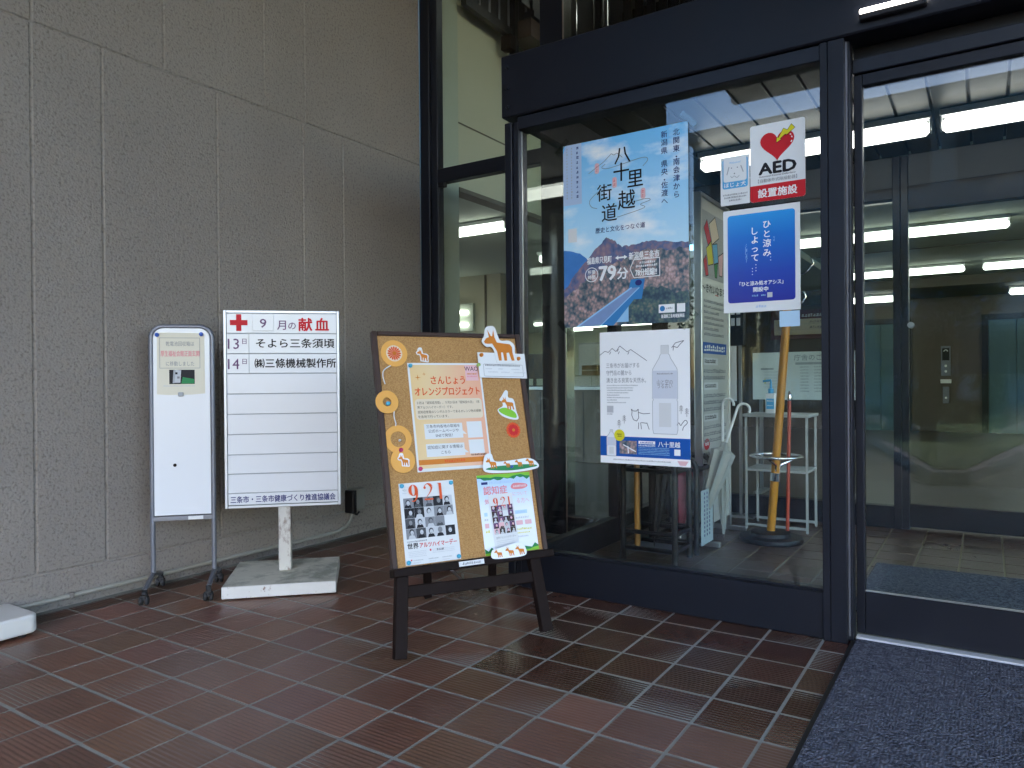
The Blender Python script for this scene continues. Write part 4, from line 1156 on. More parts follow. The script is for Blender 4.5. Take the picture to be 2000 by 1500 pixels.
P.text('気', 0.022, 0.198, 0.022, 'pink', 3, 'L', 0.01); P.text('る方へ', 0.164, 0.192, 0.022, 'ppink', 3, 'L', 0.01, width=0.058)
P.build('heading_print', lf)
P = Print(0.0006)
P.rect(0.150, 0.148, 0.205, 0.162, 'lblue', 2); P.greek(0.156, 0.151, 0.04, 0.007, 'lilac', 3)
P.rect(0.15, 0.104, 0.18, 0.122, 'ppink', 2); P.rect(0.19, 0.104, 0.22, 0.122, 'ppink', 2)
P.greek(0.15, 0.129, 0.06, 0.008, 'lgrey'); P.greek(0.15, 0.084, 0.07, 0.008, 'yellow'); P.greek(0.15, 0.070, 0.06, 0.006, 'yellow'); P.greek(0.15, 0.056, 0.05, 0.006, 'lgrey')
P.build('right_column_print', lf)
P = Print(0.0006)
P.rect(0.014, 0.15, 0.028, 0.164, 'lblue', 2); P.rect(0.012, 0.104, 0.030, 0.122, 'ppink', 2); P.greek(0.012, 0.132, 0.02, 0.008, 'lgrey'); P.greek(0.012, 0.085, 0.02, 0.010, 'yellow')
P.build('left_column_print', lf)
lf2 = sheet_thing('leaflet', 'narrow white 9.21 leaflet over the pale blue sheet', 'leaflet', 0.126, 0.338, 0.108, 0.226, 'paper', 0.004, 1.5)
P = Print(0.0006)
nine21(P, 0.018, 0.178, 0.034, 'ored', 8)
portraits(P, 0.006, 0.070, 0.096, 0.112, 4, 5, [M['walnut2'], M['purple'], M['ppink'], M['lgrey']], 1, 9)
P.text('世界アルツハイマーデー', 0.054, 0.052, 0.010, 'grey', 3, 'C', 0.0, width=0.088)
for k in range(4): P.greek(0.010, 0.042 - k * 0.007, 0.08, 0.003, 'lgrey')
P.build('print', lf2)
lb_ = placed(thing('name_label', 'narrow white label strip stuck on the easel ledge', 'label'), EM @ Matrix.Translation((-0.046, 0.306, 0.0345)))
B((0, 0, 0), (0.104, 0.018, 0.0006)).build('strip', M['paper'], lb_)
P = Print(0.0006); P.greek(0.014, 0.005, 0.076, 0.009, 'grey', 1); P.build('print', lb_)

# ================================================================== POSTERS AND STICKERS ON THE GLASS
GY = 3.0405
def on_glass(x, z, off=0.0, rot=0.0):
    return Matrix.Translation((x, GY - off, z)) @ Matrix.Rotation(R(90), 4, 'X') @ Matrix.Rotation(R(rot), 4, 'Z')

# tall scenic poster
PW, PH = 0.606, 0.853
skym = ramp_mat('poster_sky', [(0, (0.52, 0.76, 0.90)), (0.4, (0.36, 0.66, 0.90)), (1, (0.16, 0.50, 0.86))], 'Y', 0.3, 0.853, 0.25, 5.5)
p1 = sheet_thing('poster', 'tall sky blue poster with mountain and bridge on the entrance glass', 'poster', -1.671, 1.246, PW, PH, skym, 0.0006, 0, on_glass, 0.004)
def forest_mat(name, cols, sc):
    m, n, l, p = nodes_of(name)
    tc = n.new('ShaderNodeTexCoord')
    t = n.new('ShaderNodeTexNoise'); t.inputs['Scale'].default_value = sc; t.inputs['Detail'].default_value = 8; t.inputs['Roughness'].default_value = 0.62
    v = n.new('ShaderNodeTexVoronoi'); v.inputs['Scale'].default_value = sc * 3.2
    mpp = n.new('ShaderNodeMapping'); mpp.inputs['Scale'].default_value = (1.0, 0.85, 1)
    l.new(tc.outputs['Object'], mpp.inputs[0]); l.new(mpp.outputs[0], t.inputs[0]); l.new(mpp.outputs[0], v.inputs[0])
    ad = n.new('ShaderNodeMath'); ad.operation = 'MULTIPLY_ADD'; ad.inputs[1].default_value = -0.28
    l.new(v.outputs['Distance'], ad.inputs[0]); l.new(t.outputs[0], ad.inputs[2])
    cr = n.new('ShaderNodeValToRGB'); els = cr.color_ramp.elements
    els[0].position = 0.18; els[0].color = (*cols[0], 1); els[1].position = 0.56; els[1].color = (*cols[-1], 1)
    for k, c in enumerate(cols[1:-1]):
        e = els.new(0.18 + 0.38 * (k + 1) / (len(cols) - 1)); e.color = (*c, 1)
    l.new(ad.outputs[0], cr.inputs[0]); l.new(cr.outputs[0], p.inputs['Base Color'])
    p.inputs['Roughness'].default_value = 0.3
    return m
fm1 = forest_mat('print_far_ridge', [(0.05, 0.09, 0.20), (0.10, 0.13, 0.26), (0.22, 0.16, 0.22), (0.30, 0.21, 0.24)], 16)
fm2 = forest_mat('print_autumn_wood', [(0.035, 0.07, 0.11), (0.10, 0.14, 0.16), (0.26, 0.20, 0.20), (0.46, 0.31, 0.30), (0.56, 0.43, 0.42)], 22)
fm3 = forest_mat('print_blue_wood', [(0.015, 0.04, 0.07), (0.04, 0.08, 0.11), (0.07, 0.13, 0.12), (0.20, 0.19, 0.15)], 24)
M['bluehill'] = pr('print_blue_hill', (0.06, 0.20, 0.50), 0.3, var=0.3, scale=8)
M['deck'] = pr('print_bridge_deck', (0.20, 0.30, 0.52), 0.3, var=0.15, scale=20)
M['girder'] = pr('print_bridge_girder', (0.05, 0.22, 0.50), 0.3)
M['bright'] = pr('print_pale_blue', (0.30, 0.55, 0.80), 0.3)
P = Print(0.0006, 0.0003)
f_ = lambda s, t: (s * PW, (1 - t) * PH)
def rag(pts, amp, seed, n=5):
    rg = random.Random(seed); out = []
    for (ax, ay), (bx, by) in zip(pts, pts[1:]):
        for k in range(n):
            t = k / n; out.append((ax + (bx - ax) * t, ay + (by - ay) * t + rg.uniform(-amp, amp)))
    return out + [pts[-1]]
hill_ = rag([f_(0, 0.575), f_(0.05, 0.58), f_(0.14, 0.60), f_(0.25, 0.66), f_(0.3, 0.75)], 0.001, 1)
P.poly([f_(0, 1.0)] + hill_ + [f_(0.3, 1.0)], 'bluehill', 1)
ridge = rag([f_(0, 0.80), f_(0.10, 0.71), f_(0.22, 0.625), f_(0.30, 0.57), f_(0.355, 0.532), f_(0.41, 0.54), f_(0.46, 0.575), f_(0.49, 0.59), f_(0.6, 0.585), f_(0.7, 0.575), f_(0.85, 0.59), f_(1.0, 0.60)], 0.005, 2, 6)
P.poly([f_(0, 1.0)] + ridge + [f_(1.0, 1.0)], fm1, 2)
wood = rag([f_(0, 0.84), f_(0.12, 0.78), f_(0.26, 0.71), f_(0.42, 0.675), f_(0.55, 0.645), f_(0.68, 0.62), f_(0.8, 0.625), f_(1.0, 0.63)], 0.008, 3, 6)
P.poly([f_(0, 1.0)] + wood + [f_(1.0, 1.0)], fm2, 3)
wood2 = rag([f_(0.52, 0.93), f_(0.60, 0.83), f_(0.72, 0.80), f_(0.86, 0.84), f_(1.0, 0.86)], 0.012, 4, 6)
P.poly([f_(0.52, 1.0)] + wood2 + [f_(1.0, 1.0)], fm3, 4)
P.poly([f_(0.54, 0.82), f_(0.56, 0.765), f_(0.67, 0.765), f_(0.645, 0.87), f_(0.57, 0.87)], 'girder', 5)
P.poly(circle(*f_(0.62, 0.785), 0.016, 16, 0.013), 'navy', 6)
P.poly([f_(0.44, 0.985), f_(0.45, 0.90), f_(0.54, 0.87), f_(0.54, 0.985)], 'bright', 5)
P.poly([f_(0.12, 1.0), f_(0.31, 1.0), f_(0.625, 0.81), f_(0.57, 0.81)], 'deck', 7)
P.poly([f_(0.31, 1.0), f_(0.42, 1.0), f_(0.635, 0.83), f_(0.625, 0.81)], 'girder', 6)
P.stroke([f_(0.11, 1.0), f_(0.567, 0.808)], 0.007, 'bright', 8); P.stroke([f_(0.31, 1.0), f_(0.627, 0.81)], 0.004, 'bright', 8)
P.rect(0, PH * 0.67, PW * 0.16, PH, 'lilac', 1)
for x in (0.035, 0.075, 0.125):
    big = x > 0.1
    for k in range(11 if big else 18):
        yk = PH * 0.985 - k * (0.0225 if big else 0.0135)
        P.greek(x * PW - (0.006 if big else 0.004), yk - (0.014 if big else 0.009), 0.012 if big else 0.008, 0.013 if big else 0.008, 'navy' if big else 'mgrey', 3, k)
P.vtext('北関東・南会津から', 0.915 * PW, PH * 0.975, 0.0315, 'navy', 4, 1.12, 0.008)
P.vtext('新潟県 県央・佐渡へ', 0.825 * PW, PH * 0.975, 0.0315, 'navy', 4, 1.12, 0.004)
for ch, q, t, z in (('八', 0.50, 0.106, 0.086), ('十', 0.49, 0.195, 0.088), ('里', 0.60, 0.240, 0.086), ('街', 0.35, 0.290, 0.082), ('越', 0.53, 0.345, 0.092), ('道', 0.39, 0.400, 0.086)):
    x, y = f_(q, t); P.text(ch, x, y - z * 0.38, z, 'ink', 6, 'C', 0.006, sx=0.95)
P.stroke([f_(0.22, 0.175), f_(0.35, 0.125), f_(0.41, 0.09), f_(0.43, 0.10), f_(0.455, 0.092), f_(0.50, 0.12)], 0.0024, 'grey', 5)
P.stroke(spline([f_(0.36, 0.14), f_(0.33, 0.155), f_(0.38, 0.165), f_(0.50, 0.155), f_(0.66, 0.140), f_(0.70, 0.155), f_(0.66, 0.185)], 5, False), 0.0022, 'grey', 5)
P.stroke(spline([f_(0.30, 0.28), f_(0.23, 0.32), f_(0.24, 0.355), f_(0.29, 0.37)], 5, False), 0.0022, 'grey', 5)
P.stroke(spline([f_(0.55, 0.365), f_(0.68, 0.355), f_(0.715, 0.365), f_(0.64, 0.38), f_(0.67, 0.40), f_(0.5, 0.425), f_(0.45, 0.43)], 5, False), 0.0022, 'grey', 5)
for q, t in ((0.29, 0.155), (0.435, 0.245), (0.66, 0.325)):
    x, y = f_(q, t); P.poly(rrect(x - 0.011, y - 0.024, x + 0.011, y + 0.024, 0.010), 'ppink', 3); P.greek(x - 0.006, y - 0.015, 0.012, 0.012, 'pink', 5); P.greek(x - 0.006, y + 0.002, 0.012, 0.012, 'pink', 5)
P.text('歴史と文化をつなぐ道', 0.475 * PW, PH * 0.500, 0.027, 'navy', 5, 'C', 0.004, width=0.40 * PW)
P.rect(0.04 * PW, PH * 0.465, 0.115 * PW, PH * 0.540, 'paper', 3)
M['wprint'] = pr('print_white', (0.84, 0.86, 0.87), 0.35)
P.text('福島県只見町', 0.305 * PW, PH * 0.338, 0.034, 'wprint', 9, 'C', 0.02, width=0.205 * PW); P.text('新潟県三条市', 0.665 * PW, PH * 0.340, 0.036, 'wprint', 9, 'C', 0.02, width=0.235 * PW)
xa, ya = f_(0.485, 0.645)
P.rect(xa - 0.014, ya - 0.0035, xa + 0.014, ya + 0.0035, 'wprint', 9); P.poly([(xa - 0.030, ya), (xa - 0.014, ya - 0.010), (xa - 0.014, ya + 0.010)], 'wprint', 9); P.poly([(xa + 0.030, ya), (xa + 0.014, ya - 0.010), (xa + 0.014, ya + 0.010)], 'wprint', 9)
cx, cyy = f_(0.24, 0.722)
P.stroke(circle(cx, cyy, 0.032, 28) + [(cx + 0.032, cyy)], 0.0035, 'wprint', 9)
P.text('所要', cx, cyy + 0.004, 0.020, 'wprint', 9, 'C', 0.02); P.text('時間', cx, cyy - 0.019, 0.020, 'wprint', 9, 'C', 0.02)
P.text('79', 0.372 * PW, PH * 0.243, 0.092, 'wprint', 9, 'C', 0.035, width=0.135 * PW); P.text('分', 0.495 * PW, PH * 0.247, 0.056, 'wprint', 9, 'C', 0.03)
bx = [f_(0.555, 0.71), f_(0.585, 0.665), f_(0.785, 0.665), f_(0.785, 0.758), f_(0.585, 0.758), f_(0.555, 0.71)]
P.stroke(bx, 0.0035, 'wprint', 9)
P.text('78分短縮!!', 0.68 * PW, PH * 0.252, 0.034, 'wprint', 9, 'C', 0.03, width=0.165 * PW); P.greek(0.63 * PW, PH * 0.312, 0.12 * PW, 0.010, 'wprint', 9); P.greek(0.60 * PW, PH * 0.295, 0.165 * PW, 0.010, 'wprint', 9)
P.rect(0.775 * PW, PH * 0.050, 0.895 * PW, PH * 0.093, 'wprint', 9); P.poly(circle(0.803 * PW, PH * 0.072, 0.012, 18), 'girder', 10); P.greek(0.83 * PW, PH * 0.068, 0.055 * PW, 0.008, 'grey', 10)
P.rect(0.912 * PW, PH * 0.050, 0.972 * PW, PH * 0.093, 'wprint', 9)
P.text('新潟県三条地域振興局', 0.88 * PW, PH * 0.024, 0.018, 'wprint', 9, 'C', 0.02, width=0.17 * PW)
P.build('print', p1)
for k, (x, z, nm) in enumerate(((-1.676, 2.094, 'upper left'), (-1.062, 2.106, 'upper right'), (-1.668, 1.243, 'lower left'), (-1.062, 1.250, 'lower right'))):
    t = placed(thing('clear_tape', 'piece of clear tape at the ' + nm + ' corner of the tall poster', 'tape'), on_glass(x, z, 0.006, 45 if k in (0, 3) else -45))
    B((-0.045, -0.012, 0), (0.045, 0.012, 0.0006)).build('strip', M['clearpl'], t)

# spring water poster
QW, QH = 0.424, 0.594
p2 = sheet_thing('poster', 'white water bottle poster with blue band on the entrance glass', 'poster', -1.488, 0.622, QW, QH, 'paper2', 0.0006, 0, on_glass, 0.002)
P = Print(0.0006, 0.0003)
g_ = lambda s, t: (s * QW, (1 - t) * QH)
P.rect(0, QH * 0.055, QW, QH * 0.205, 'pblue', 1)
P.stroke([g_(0, 0.175), g_(0.06, 0.145), g_(0.10, 0.155), g_(0.145, 0.125), g_(0.19, 0.15), g_(0.235, 0.108), g_(0.32, 0.155), g_(0.36, 0.138), g_(0.54, 0.225)], 0.0022, 'ink2', 2)
for s, t in ((0.13, 0.15), (0.22, 0.13), (0.23, 0.15), (0.34, 0.155)): P.stroke([g_(s, t), g_(s - 0.015, t + 0.02)], 0.0026, 'ink2', 2)
P.stroke([g_(0.81, 0.135), g_(0.85, 0.10), g_(0.94, 0.085), g_(0.90, 0.11), g_(0.87, 0.135), g_(0.83, 0.125), g_(0.825, 0.155)], 0.0026, 'ink2', 2)
for k, (s, w) in enumerate((('三条市がお届けする', 0.38), ('守門岳の麓から', 0.29), ('湧き出る良質な天然水。', 0.455))):
    P.text(s, 0.075 * QW, QH * (0.728 - k * 0.056), 0.0245, 'grey', 2, 'L', 0.0, width=w * QW)
for k, w in enumerate((0.36, 0.31, 0.30, 0.25, 0.15, 0.27, 0.12, 0.22)): P.greek(0.08 * QW, QH * (0.588 - k * 0.0185), w * QW, 0.0055, 'mgrey', 2)
P.rect(0.08 * QW, QH * 0.385, 0.155 * QW, QH * 0.437, 'lgrey', 1); P.greek(0.08 * QW, QH * 0.37, 0.07 * QW, 0.005, 'grey')
def bottle(P, s, t0, t1, w, l):
    top, bot = (1 - t0) * QH, (1 - t1) * QH; H_ = top - bot; x = s * QW
    out = [(0.15, 1.0), (0.15, 0.90), (0.20, 0.885), (0.22, 0.86), (0.48, 0.735), (0.5, 0.70), (0.5, 0.40), (0.46, 0.385), (0.5, 0.37), (0.5, 0.05), (0.46, 0.0)]
    pts = [(x + a * w, bot + b * H_) for a, b in out] + [(x - a * w, bot + b * H_) for a, b in reversed(out)]
    P.poly(pts, 'bot', l); P.stroke(pts + [pts[0]], 0.0022, 'mgrey', l + 1)
    P.poly([(x - 0.15 * w, top), (x + 0.15 * w, top), (x + 0.15 * w, top - 0.1 * H_), (x - 0.15 * w, top - 0.1 * H_)], 'paper', l + 2)
    P.rect(x - 0.5 * w, bot + 0.40 * H_, x + 0.5 * w, bot + 0.715 * H_, 'botlab', l + 2)
    P.rect(x - 0.24 * w, bot + 0.08 * H_, x + 0.24 * w, bot + 0.35 * H_, 'paper', l + 2)
M['bot'] = pr('print_bottle', (0.77, 0.80, 0.84), 0.5); M['botlab'] = pr('print_bottle_label', (0.60, 0.64, 0.72), 0.5)
bottle(P, 0.735, 0.115, 0.765, 0.115, 2)
P.text('山と空の', 0.735 * QW, QH * 0.600, 0.024, 'grey', 6, 'C', 0.0, width=0.17 * QW); P.text('うるおい', 0.735 * QW, QH * 0.572, 0.024, 'grey', 6, 'C', 0.0, width=0.16 * QW); P.greek(0.65 * QW, QH * 0.672, 0.17 * QW, 0.006, 'grey', 6)
for s, t in ((0.22, 0.70), (0.28, 0.665), (0.905, 0.585), (0.965, 0.605)):
    x, y = g_(s, t); P.stroke([(x, y - 0.018), (x, y + 0.018)], 0.0018, 'ink2', 2)
    for k in range(3): P.stroke([(x - 0.008, y - 0.006 + k * 0.008), (x, y + 0.002 + k * 0.008), (x + 0.008, y - 0.006 + k * 0.008)], 0.0016, 'ink2', 2)
hd = [g_(0.37, 0.605), g_(0.36, 0.585), g_(0.385, 0.60), g_(0.42, 0.60), g_(0.44, 0.585), g_(0.44, 0.61), g_(0.445, 0.65), g_(0.42, 0.675), g_(0.385, 0.665), g_(0.365, 0.63), g_(0.37, 0.605)]
P.stroke(hd, 0.0026, 'ink2', 2); P.stroke([g_(0.44, 0.61), g_(0.50, 0.62), g_(0.57, 0.615)], 0.0026, 'ink2', 2); P.stroke([g_(0.47, 0.685), g_(0.54, 0.69)], 0.0026, 'ink2', 2)
for a, b in ((0.445, 0.44), (0.465, 0.475), (0.535, 0.56)): P.stroke([g_(a, 0.685), g_(b, 0.735)], 0.0026, 'ink2', 2)
P.stroke(spline([g_(0.86, 0.70), g_(0.88, 0.68), g_(0.90, 0.70), g_(0.92, 0.68), g_(0.95, 0.66), g_(0.97, 0.68), g_(0.93, 0.71), g_(0.92, 0.735)], 4, False), 0.0026, 'ink2', 2)
bottle(P, 0.13, 0.745, 0.945, 0.046, 4)
P.poly(circle(0.225 * QW, QH * 0.215, 0.026, 24), 'yellow', 9); P.greek(0.195 * QW, QH * 0.218, 0.06 * QW, 0.006, 'ink', 10); P.greek(0.205 * QW, QH * 0.203, 0.045 * QW, 0.006, 'ink', 10)
P.rect(0.225 * QW, QH * 0.075, 0.42 * QW, QH * 0.175, fm2, 3); P.stroke([g_(0.265, 0.855), g_(0.41, 0.905)], 0.005, 'wprint', 4); P.stroke([g_(0.32, 0.865), g_(0.325, 0.92)], 0.005, 'wprint', 4)
P.rect(0.44 * QW, QH * 0.155, 0.625 * QW, QH * 0.178, 'wprint', 3); P.greek(0.46 * QW, QH * 0.160, 0.14 * QW, 0.007, 'pblue', 4)
P.text('八十里越', 0.775 * QW, QH * 0.142, 0.026, 'wprint', 3, 'C', 0.02, width=0.235 * QW)
P.greek(0.44 * QW, QH * 0.138, 0.185 * QW, 0.007, 'wprint', 3)
for k in range(5): P.greek(0.44 * QW, QH * (0.125 - k * 0.012), 0.34 * QW, 0.0042, 'bright', 3)
P.rect(0.83 * QW, QH * 0.080, 0.895 * QW, QH * 0.125, 'wprint', 3)
P.greek(0.15 * QW, QH * 0.025, 0.65 * QW, 0.006, 'mgrey', 2); P.poly([g_(0.86, 0.958), g_(0.98, 0.958), g_(0.95, 0.99), g_(0.89, 0.99)], 'ppink', 1)
P.build('print', p2)

# assistance dog sticker
d_ = sheet_thing('sticker', 'pale assistance dog sticker left of the AED sign', 'sticker', -0.927, 1.716, 0.119, 0.200, 'gloss', 0.0006, 0, on_glass)
P = Print(0.0006)
P.poly(rrect(0.008, 0.068, 0.112, 0.192, 0.010), 'sblue', 1); P.poly(rrect(0.013, 0.096, 0.107, 0.188, 0.008), 'gloss', 2); P.rect(0.013, 0.180, 0.107, 0.192, 'gloss', 3)
P.text('Welcome!', 0.060, 0.170, 0.011, 'sblue', 4, 'C')
P.stroke([(0.036, 0.158), (0.027, 0.126)], 0.004, 'mgrey', 4); P.stroke([(0.084, 0.158), (0.094, 0.130)], 0.004, 'mgrey', 4)
for x in (0.046, 0.070): P.poly(circle(x, 0.152, 0.0025, 10), 'grey', 4)
P.poly(circle(0.058, 0.128, 0.003, 10), 'grey', 4)
P.stroke(spline([(0.042, 0.120), (0.048, 0.112), (0.057, 0.118), (0.068, 0.110), (0.078, 0.118)], 5, False), 0.0025, 'mgrey', 4)
P.text('ほじょ犬', 0.060, 0.075, 0.021, 'wprint', 4, 'C', 0.02, width=0.088)
for k, w in enumerate((0.10, 0.09, 0.05)): P.greek(0.060 - w / 2, 0.040 - k * 0.012, w, 0.007, 'grey', 3)
P.build('print', d_)

# AED sign
ad_ = placed(thing('aed_sign', 'white AED sign with red heart and yellow lightning bolt', 'sign'), on_glass(-0.805, 1.7135, 0.0006))
MB().prism(rrect(0, 0, 0.212, 0.309, 0.010), 0, 0.0012).build('plate', M['gloss'], ad_)
P = Print(0.0012)
P.poly([(0.010, 0)] + [(0.202, 0), (0.209, 0.003), (0.212, 0.010), (0.212, 0.066), (0, 0.066), (0, 0.010), (0.003, 0.003)], 'red', 1)
ht = []
for k in range(48):
    t = 2 * math.pi * k / 48
    ht.append((0.106 + 0.0041 * 16 * math.sin(t) ** 3, 0.222 + 0.0041 * (13 * math.cos(t) - 5 * math.cos(2 * t) - 2 * math.cos(3 * t) - math.cos(4 * t))))
P.poly(ht, 'red', 2)
for a, b in (((0.155, 0.252), (0.160, 0.249)), ((0.161, 0.243), (0.164, 0.237)), ((0.163, 0.226), (0.159, 0.220))): P.stroke([a, b], 0.004, 'wprint', 4)
bolt_ = [(0.103, 0.226), (0.123, 0.237), (0.1185, 0.240), (0.138, 0.254), (0.142, 0.250), (0.175, 0.274), (0.161, 0.291), (0.146, 0.270), (0.131, 0.279), (0.112, 0.245), (0.105, 0.247)]
P.poly(bolt_, 'yellow', 5); P.stroke(bolt_ + [bolt_[0]], 0.0016, 'ink', 6)
P.text('AED', 0.106, 0.108, 0.064, 'ink', 3, 'C', 0.045, width=0.142)
P.text('Automated External Defibrillator', 0.106, 0.096, 0.010, 'ink', 3, 'C', 0.0, width=0.142)
P.text('【自動体外式除細動器】', 0.106, 0.076, 0.0165, 'grey', 3, 'C', 0.0, width=0.150)
P.text('設置施設', 0.106, 0.018, 0.038, 'wprint', 3, 'C', 0.025, width=0.150)
P.build('print', ad_)

# blue "oasis" poster
bl_ = ramp_mat('oasis_print', [(0, (0.022, 0.025, 0.30)), (0.35, (0.018, 0.06, 0.42)), (0.75, (0.008, 0.16, 0.60)), (1, (0.02, 0.30, 0.75))], 'Y', 0.04, 0.40, 0.22)
ba = sheet_thing('poster', 'deep blue poster in a white border under the AED sign', 'poster', -0.917, 1.271, 0.303, 0.422, 'gloss', 0.0006, 0, on_glass, 0.001)
P = Print(0.0006)
P.poly(rrect(0.018, 0.040, 0.284, 0.400, 0.012), bl_, 1)
P.vtext('ひと涼み', 0.176, 0.366, 0.034, 'wprint', 3, 1.12, 0.02); P.vtext('しよって', 0.128, 0.344, 0.034, 'wprint', 3, 1.06, 0.02)
P.vtext('（しましょう）', 0.094, 0.278, 0.013, 'bright', 3, 0.8); P.vtext('スズ', 0.203, 0.298, 0.010, 'bright', 3)
for x, y in ((0.190, 0.228), (0.132, 0.190), (0.118, 0.176)):
    for k in range(3): P.poly(circle(x, y - k * 0.012, 0.0018, 8), 'wprint', 3)
P.text('「ひと涼み処オアシス」', 0.152, 0.108, 0.020, 'wprint', 3, 'C', 0.02, width=0.172); P.text('開設中', 0.150, 0.082, 0.021, 'wprint', 3, 'C', 0.02)
P.greek(0.115, 0.062, 0.028, 0.007, 'bright', 3); P.greek(0.152, 0.062, 0.018, 0.007, 'bright', 3); P.rect(0.176, 0.055, 0.196, 0.075, 'lgrey', 3)
P.greek(0.130, 0.016, 0.046, 0.010, 'lilac', 2)
P.build('print', ba)
nb = sheet_thing('paper_note', 'blank pale blue paper slip below the deep blue poster', 'note', -0.694, 1.205, 0.077, 0.062, 'lblue', 0.003, 0, on_glass)

# ================================================================== INSIDE THE VESTIBULE
def umbrella_stand(label, x0, x1, y0, y1, h):
    t = thing('umbrella_stand', label, 'umbrella stand', (x0, y0, 0))
    w, d = x1 - x0, y1 - y0
    for y in (0, d):
        arc = [(0, y, 0.02)]
        for k in range(6): a = R(180 - 18 * k); arc.append((0.055 + 0.055 * math.cos(a), y, h - 0.055 + 0.055 * math.sin(a)))
        for k in range(6): a = R(90 - 18 * k); arc.append((w - 0.055 + 0.055 * math.cos(a), y, h - 0.055 + 0.055 * math.sin(a)))
        MB().tube(arc + [(w, y, 0.02)], 0.0165, 12).build('arch', M['black'], t, smooth=True)
    for z in (0.07, 0.16, h - 0.06):
        for x in (0, w): MB().beam((x, 0.012, z), (x, d - 0.012, z), 0.022, 0.022).build('side_bar', M['black'], t, 0.003)
        for y in (0, d): MB().beam((0.012, y, z), (w - 0.012, y, z), 0.022, 0.02, (0, 1, 0)).build('cross_bar', M['black'], t, 0.003)
    B((0.012, 0.012, 0.05), (w - 0.012, d - 0.012, 0.06)).build('drip_tray', M['steel'], t, 0.002)
    for k in range(1, 3): MB().beam((w * k / 3, 0.012, h - 0.06), (w * k / 3, d - 0.012, h - 0.06), 0.014, 0.014).build('divider_bar', M['black'], t)
    for k in range(1, 2): MB().beam((0.012, d * k / 2, h - 0.056), (w - 0.012, d * k / 2, h - 0.056), 0.014, 0.010, (0, 1, 0)).build('divider_bar', M['black'], t)
    for x in (0, w):
        for y in (0, d): MB().cyl((x, y, 0), (x, y, 0.025), 0.016, 0.016, 12).build('foot', M['rubber'], t)
umbrella_stand('black tube umbrella stand behind the entrance glass, nearer one', -1.71, -1.41, 3.77, 4.0, 0.56)
umbrella_stand('black tube umbrella stand behind the entrance glass, farther one', -1.66, -1.39, 4.06, 4.32, 0.54)
us = placed(thing('paper_sign', 'pale paper sign hung on the side of the farther umbrella stand', 'sign'), Matrix.Translation((-1.372, 4.085, 0.045)) @ Matrix.Rotation(R(90), 4, 'Z') @ Matrix.Rotation(R(90), 4, 'X'))
B((0, 0, 0), (0.21, 0.315, 0.0015)).build('sheet', pm('pale_blue_sign', (0.42, 0.52, 0.55), 0.6), us)
P = Print(0.0016)
for x in (0.06, 0.105, 0.15):
    for k in range(11): P.rect(x - 0.008, 0.285 - k * 0.024, x + 0.008, 0.300 - k * 0.024, 'navy', 1)
P.build('print', us)

def umbrella(label, foot, top, m, hm, rmax=0.035, hook=0.045, side=(1, 0, 0), open_=1.0):
    t = thing('umbrella', label, 'umbrella', foot)
    f, tp = Vector((0, 0, 0)), Vector(top) - Vector(foot)
    ax = tp.normalized(); L = tp.length; sd_ = Vector(side); sd_ = (sd_ - ax * sd_.dot(ax)).normalized()
    MB().tube([f, f + ax * 0.05, f + ax * (L * 0.70)], [0.003, 0.005, 0.005], 8).build('shaft', M['chrome'], t, smooth=True)
    c = MB()
    n = 24; lv = [(0.05, 0.008), (0.25, rmax * 0.75), (0.5, rmax * open_), (0.63, rmax * 1.15 * open_), (0.66, rmax * 0.5), (0.70, 0.009)]
    vs, fs = [], []
    q = ax.cross(sd_)
    for a, r in lv:
        for k in range(n):
            th = 2 * math.pi * k / n; rr = r * (1 + (0.22 if k % 3 == 0 else -0.10) * min(1, r / rmax))
            vs.append(f + ax * (L * a) + (sd_ * math.cos(th) + q * math.sin(th)) * rr)
    for i in range(len(lv) - 1):
        for k in range(n): k2 = (k + 1) % n; fs.append((i * n + k, i * n + k2, (i + 1) * n + k2, (i + 1) * n + k))
    c._add(vs, fs, 0); c.build('canopy', M[m], t, smooth=True)
    hp = [f + ax * (L * 0.70), f + ax * (L - hook)]
    for k in range(9):
        a = R(180 - 24 * k); hp.append(f + ax * (L - hook) + sd_ * (hook * (1 + math.cos(a))) + ax * (hook * math.sin(a)))
    MB().tube(hp, 0.0085, 10).build('handle', M[hm], t, smooth=True)
umbrella('clear vinyl umbrella with a clear hooked handle leaning out of the stand', (-1.44, 4.20, 0.07), (-1.235, 4.38, 0.86), 'frost', 'gloss', 0.040, 0.036, (1, 0.3, 0), 1.3)
umbrella('folded pale umbrella with white hooked handle beside the info panel', (-1.345, 4.42, 0.02), (-1.34, 4.40, 0.88), 'frost', 'gloss', 0.034, 0.034)
umbrella('folded pink umbrella inside the stands', (-1.50, 4.10, 0.07), (-1.52, 4.22, 0.72), 'pinkcl', 'wood', 0.05, 0.04, (-1, 0, 0))
umbrella('folded dark umbrella inside the nearer stand', (-1.56, 3.85, 0.07), (-1.53, 3.93, 0.78), 'black', 'black', 0.035, 0.035, (0, 1, 0))
cn = thing('walking_cane', 'brown wooden cane standing in the nearer umbrella stand', 'cane', (-1.655, 3.84, 0.062))
MB().tube([(0, 0, 0), (-0.01, 0.02, 0.5), (-0.02, 0.04, 1.08)], [0.016, 0.017, 0.015], 12).build('shaft', M['wood'], cn, smooth=True)
MB().tube([(-0.02, 0.04, 1.07), (-0.02, 0.03, 1.11), (0.02, 0.02, 1.14), (0.07, 0.02, 1.13)], 0.015, 10).build('grip', M['wood'], cn, smooth=True)

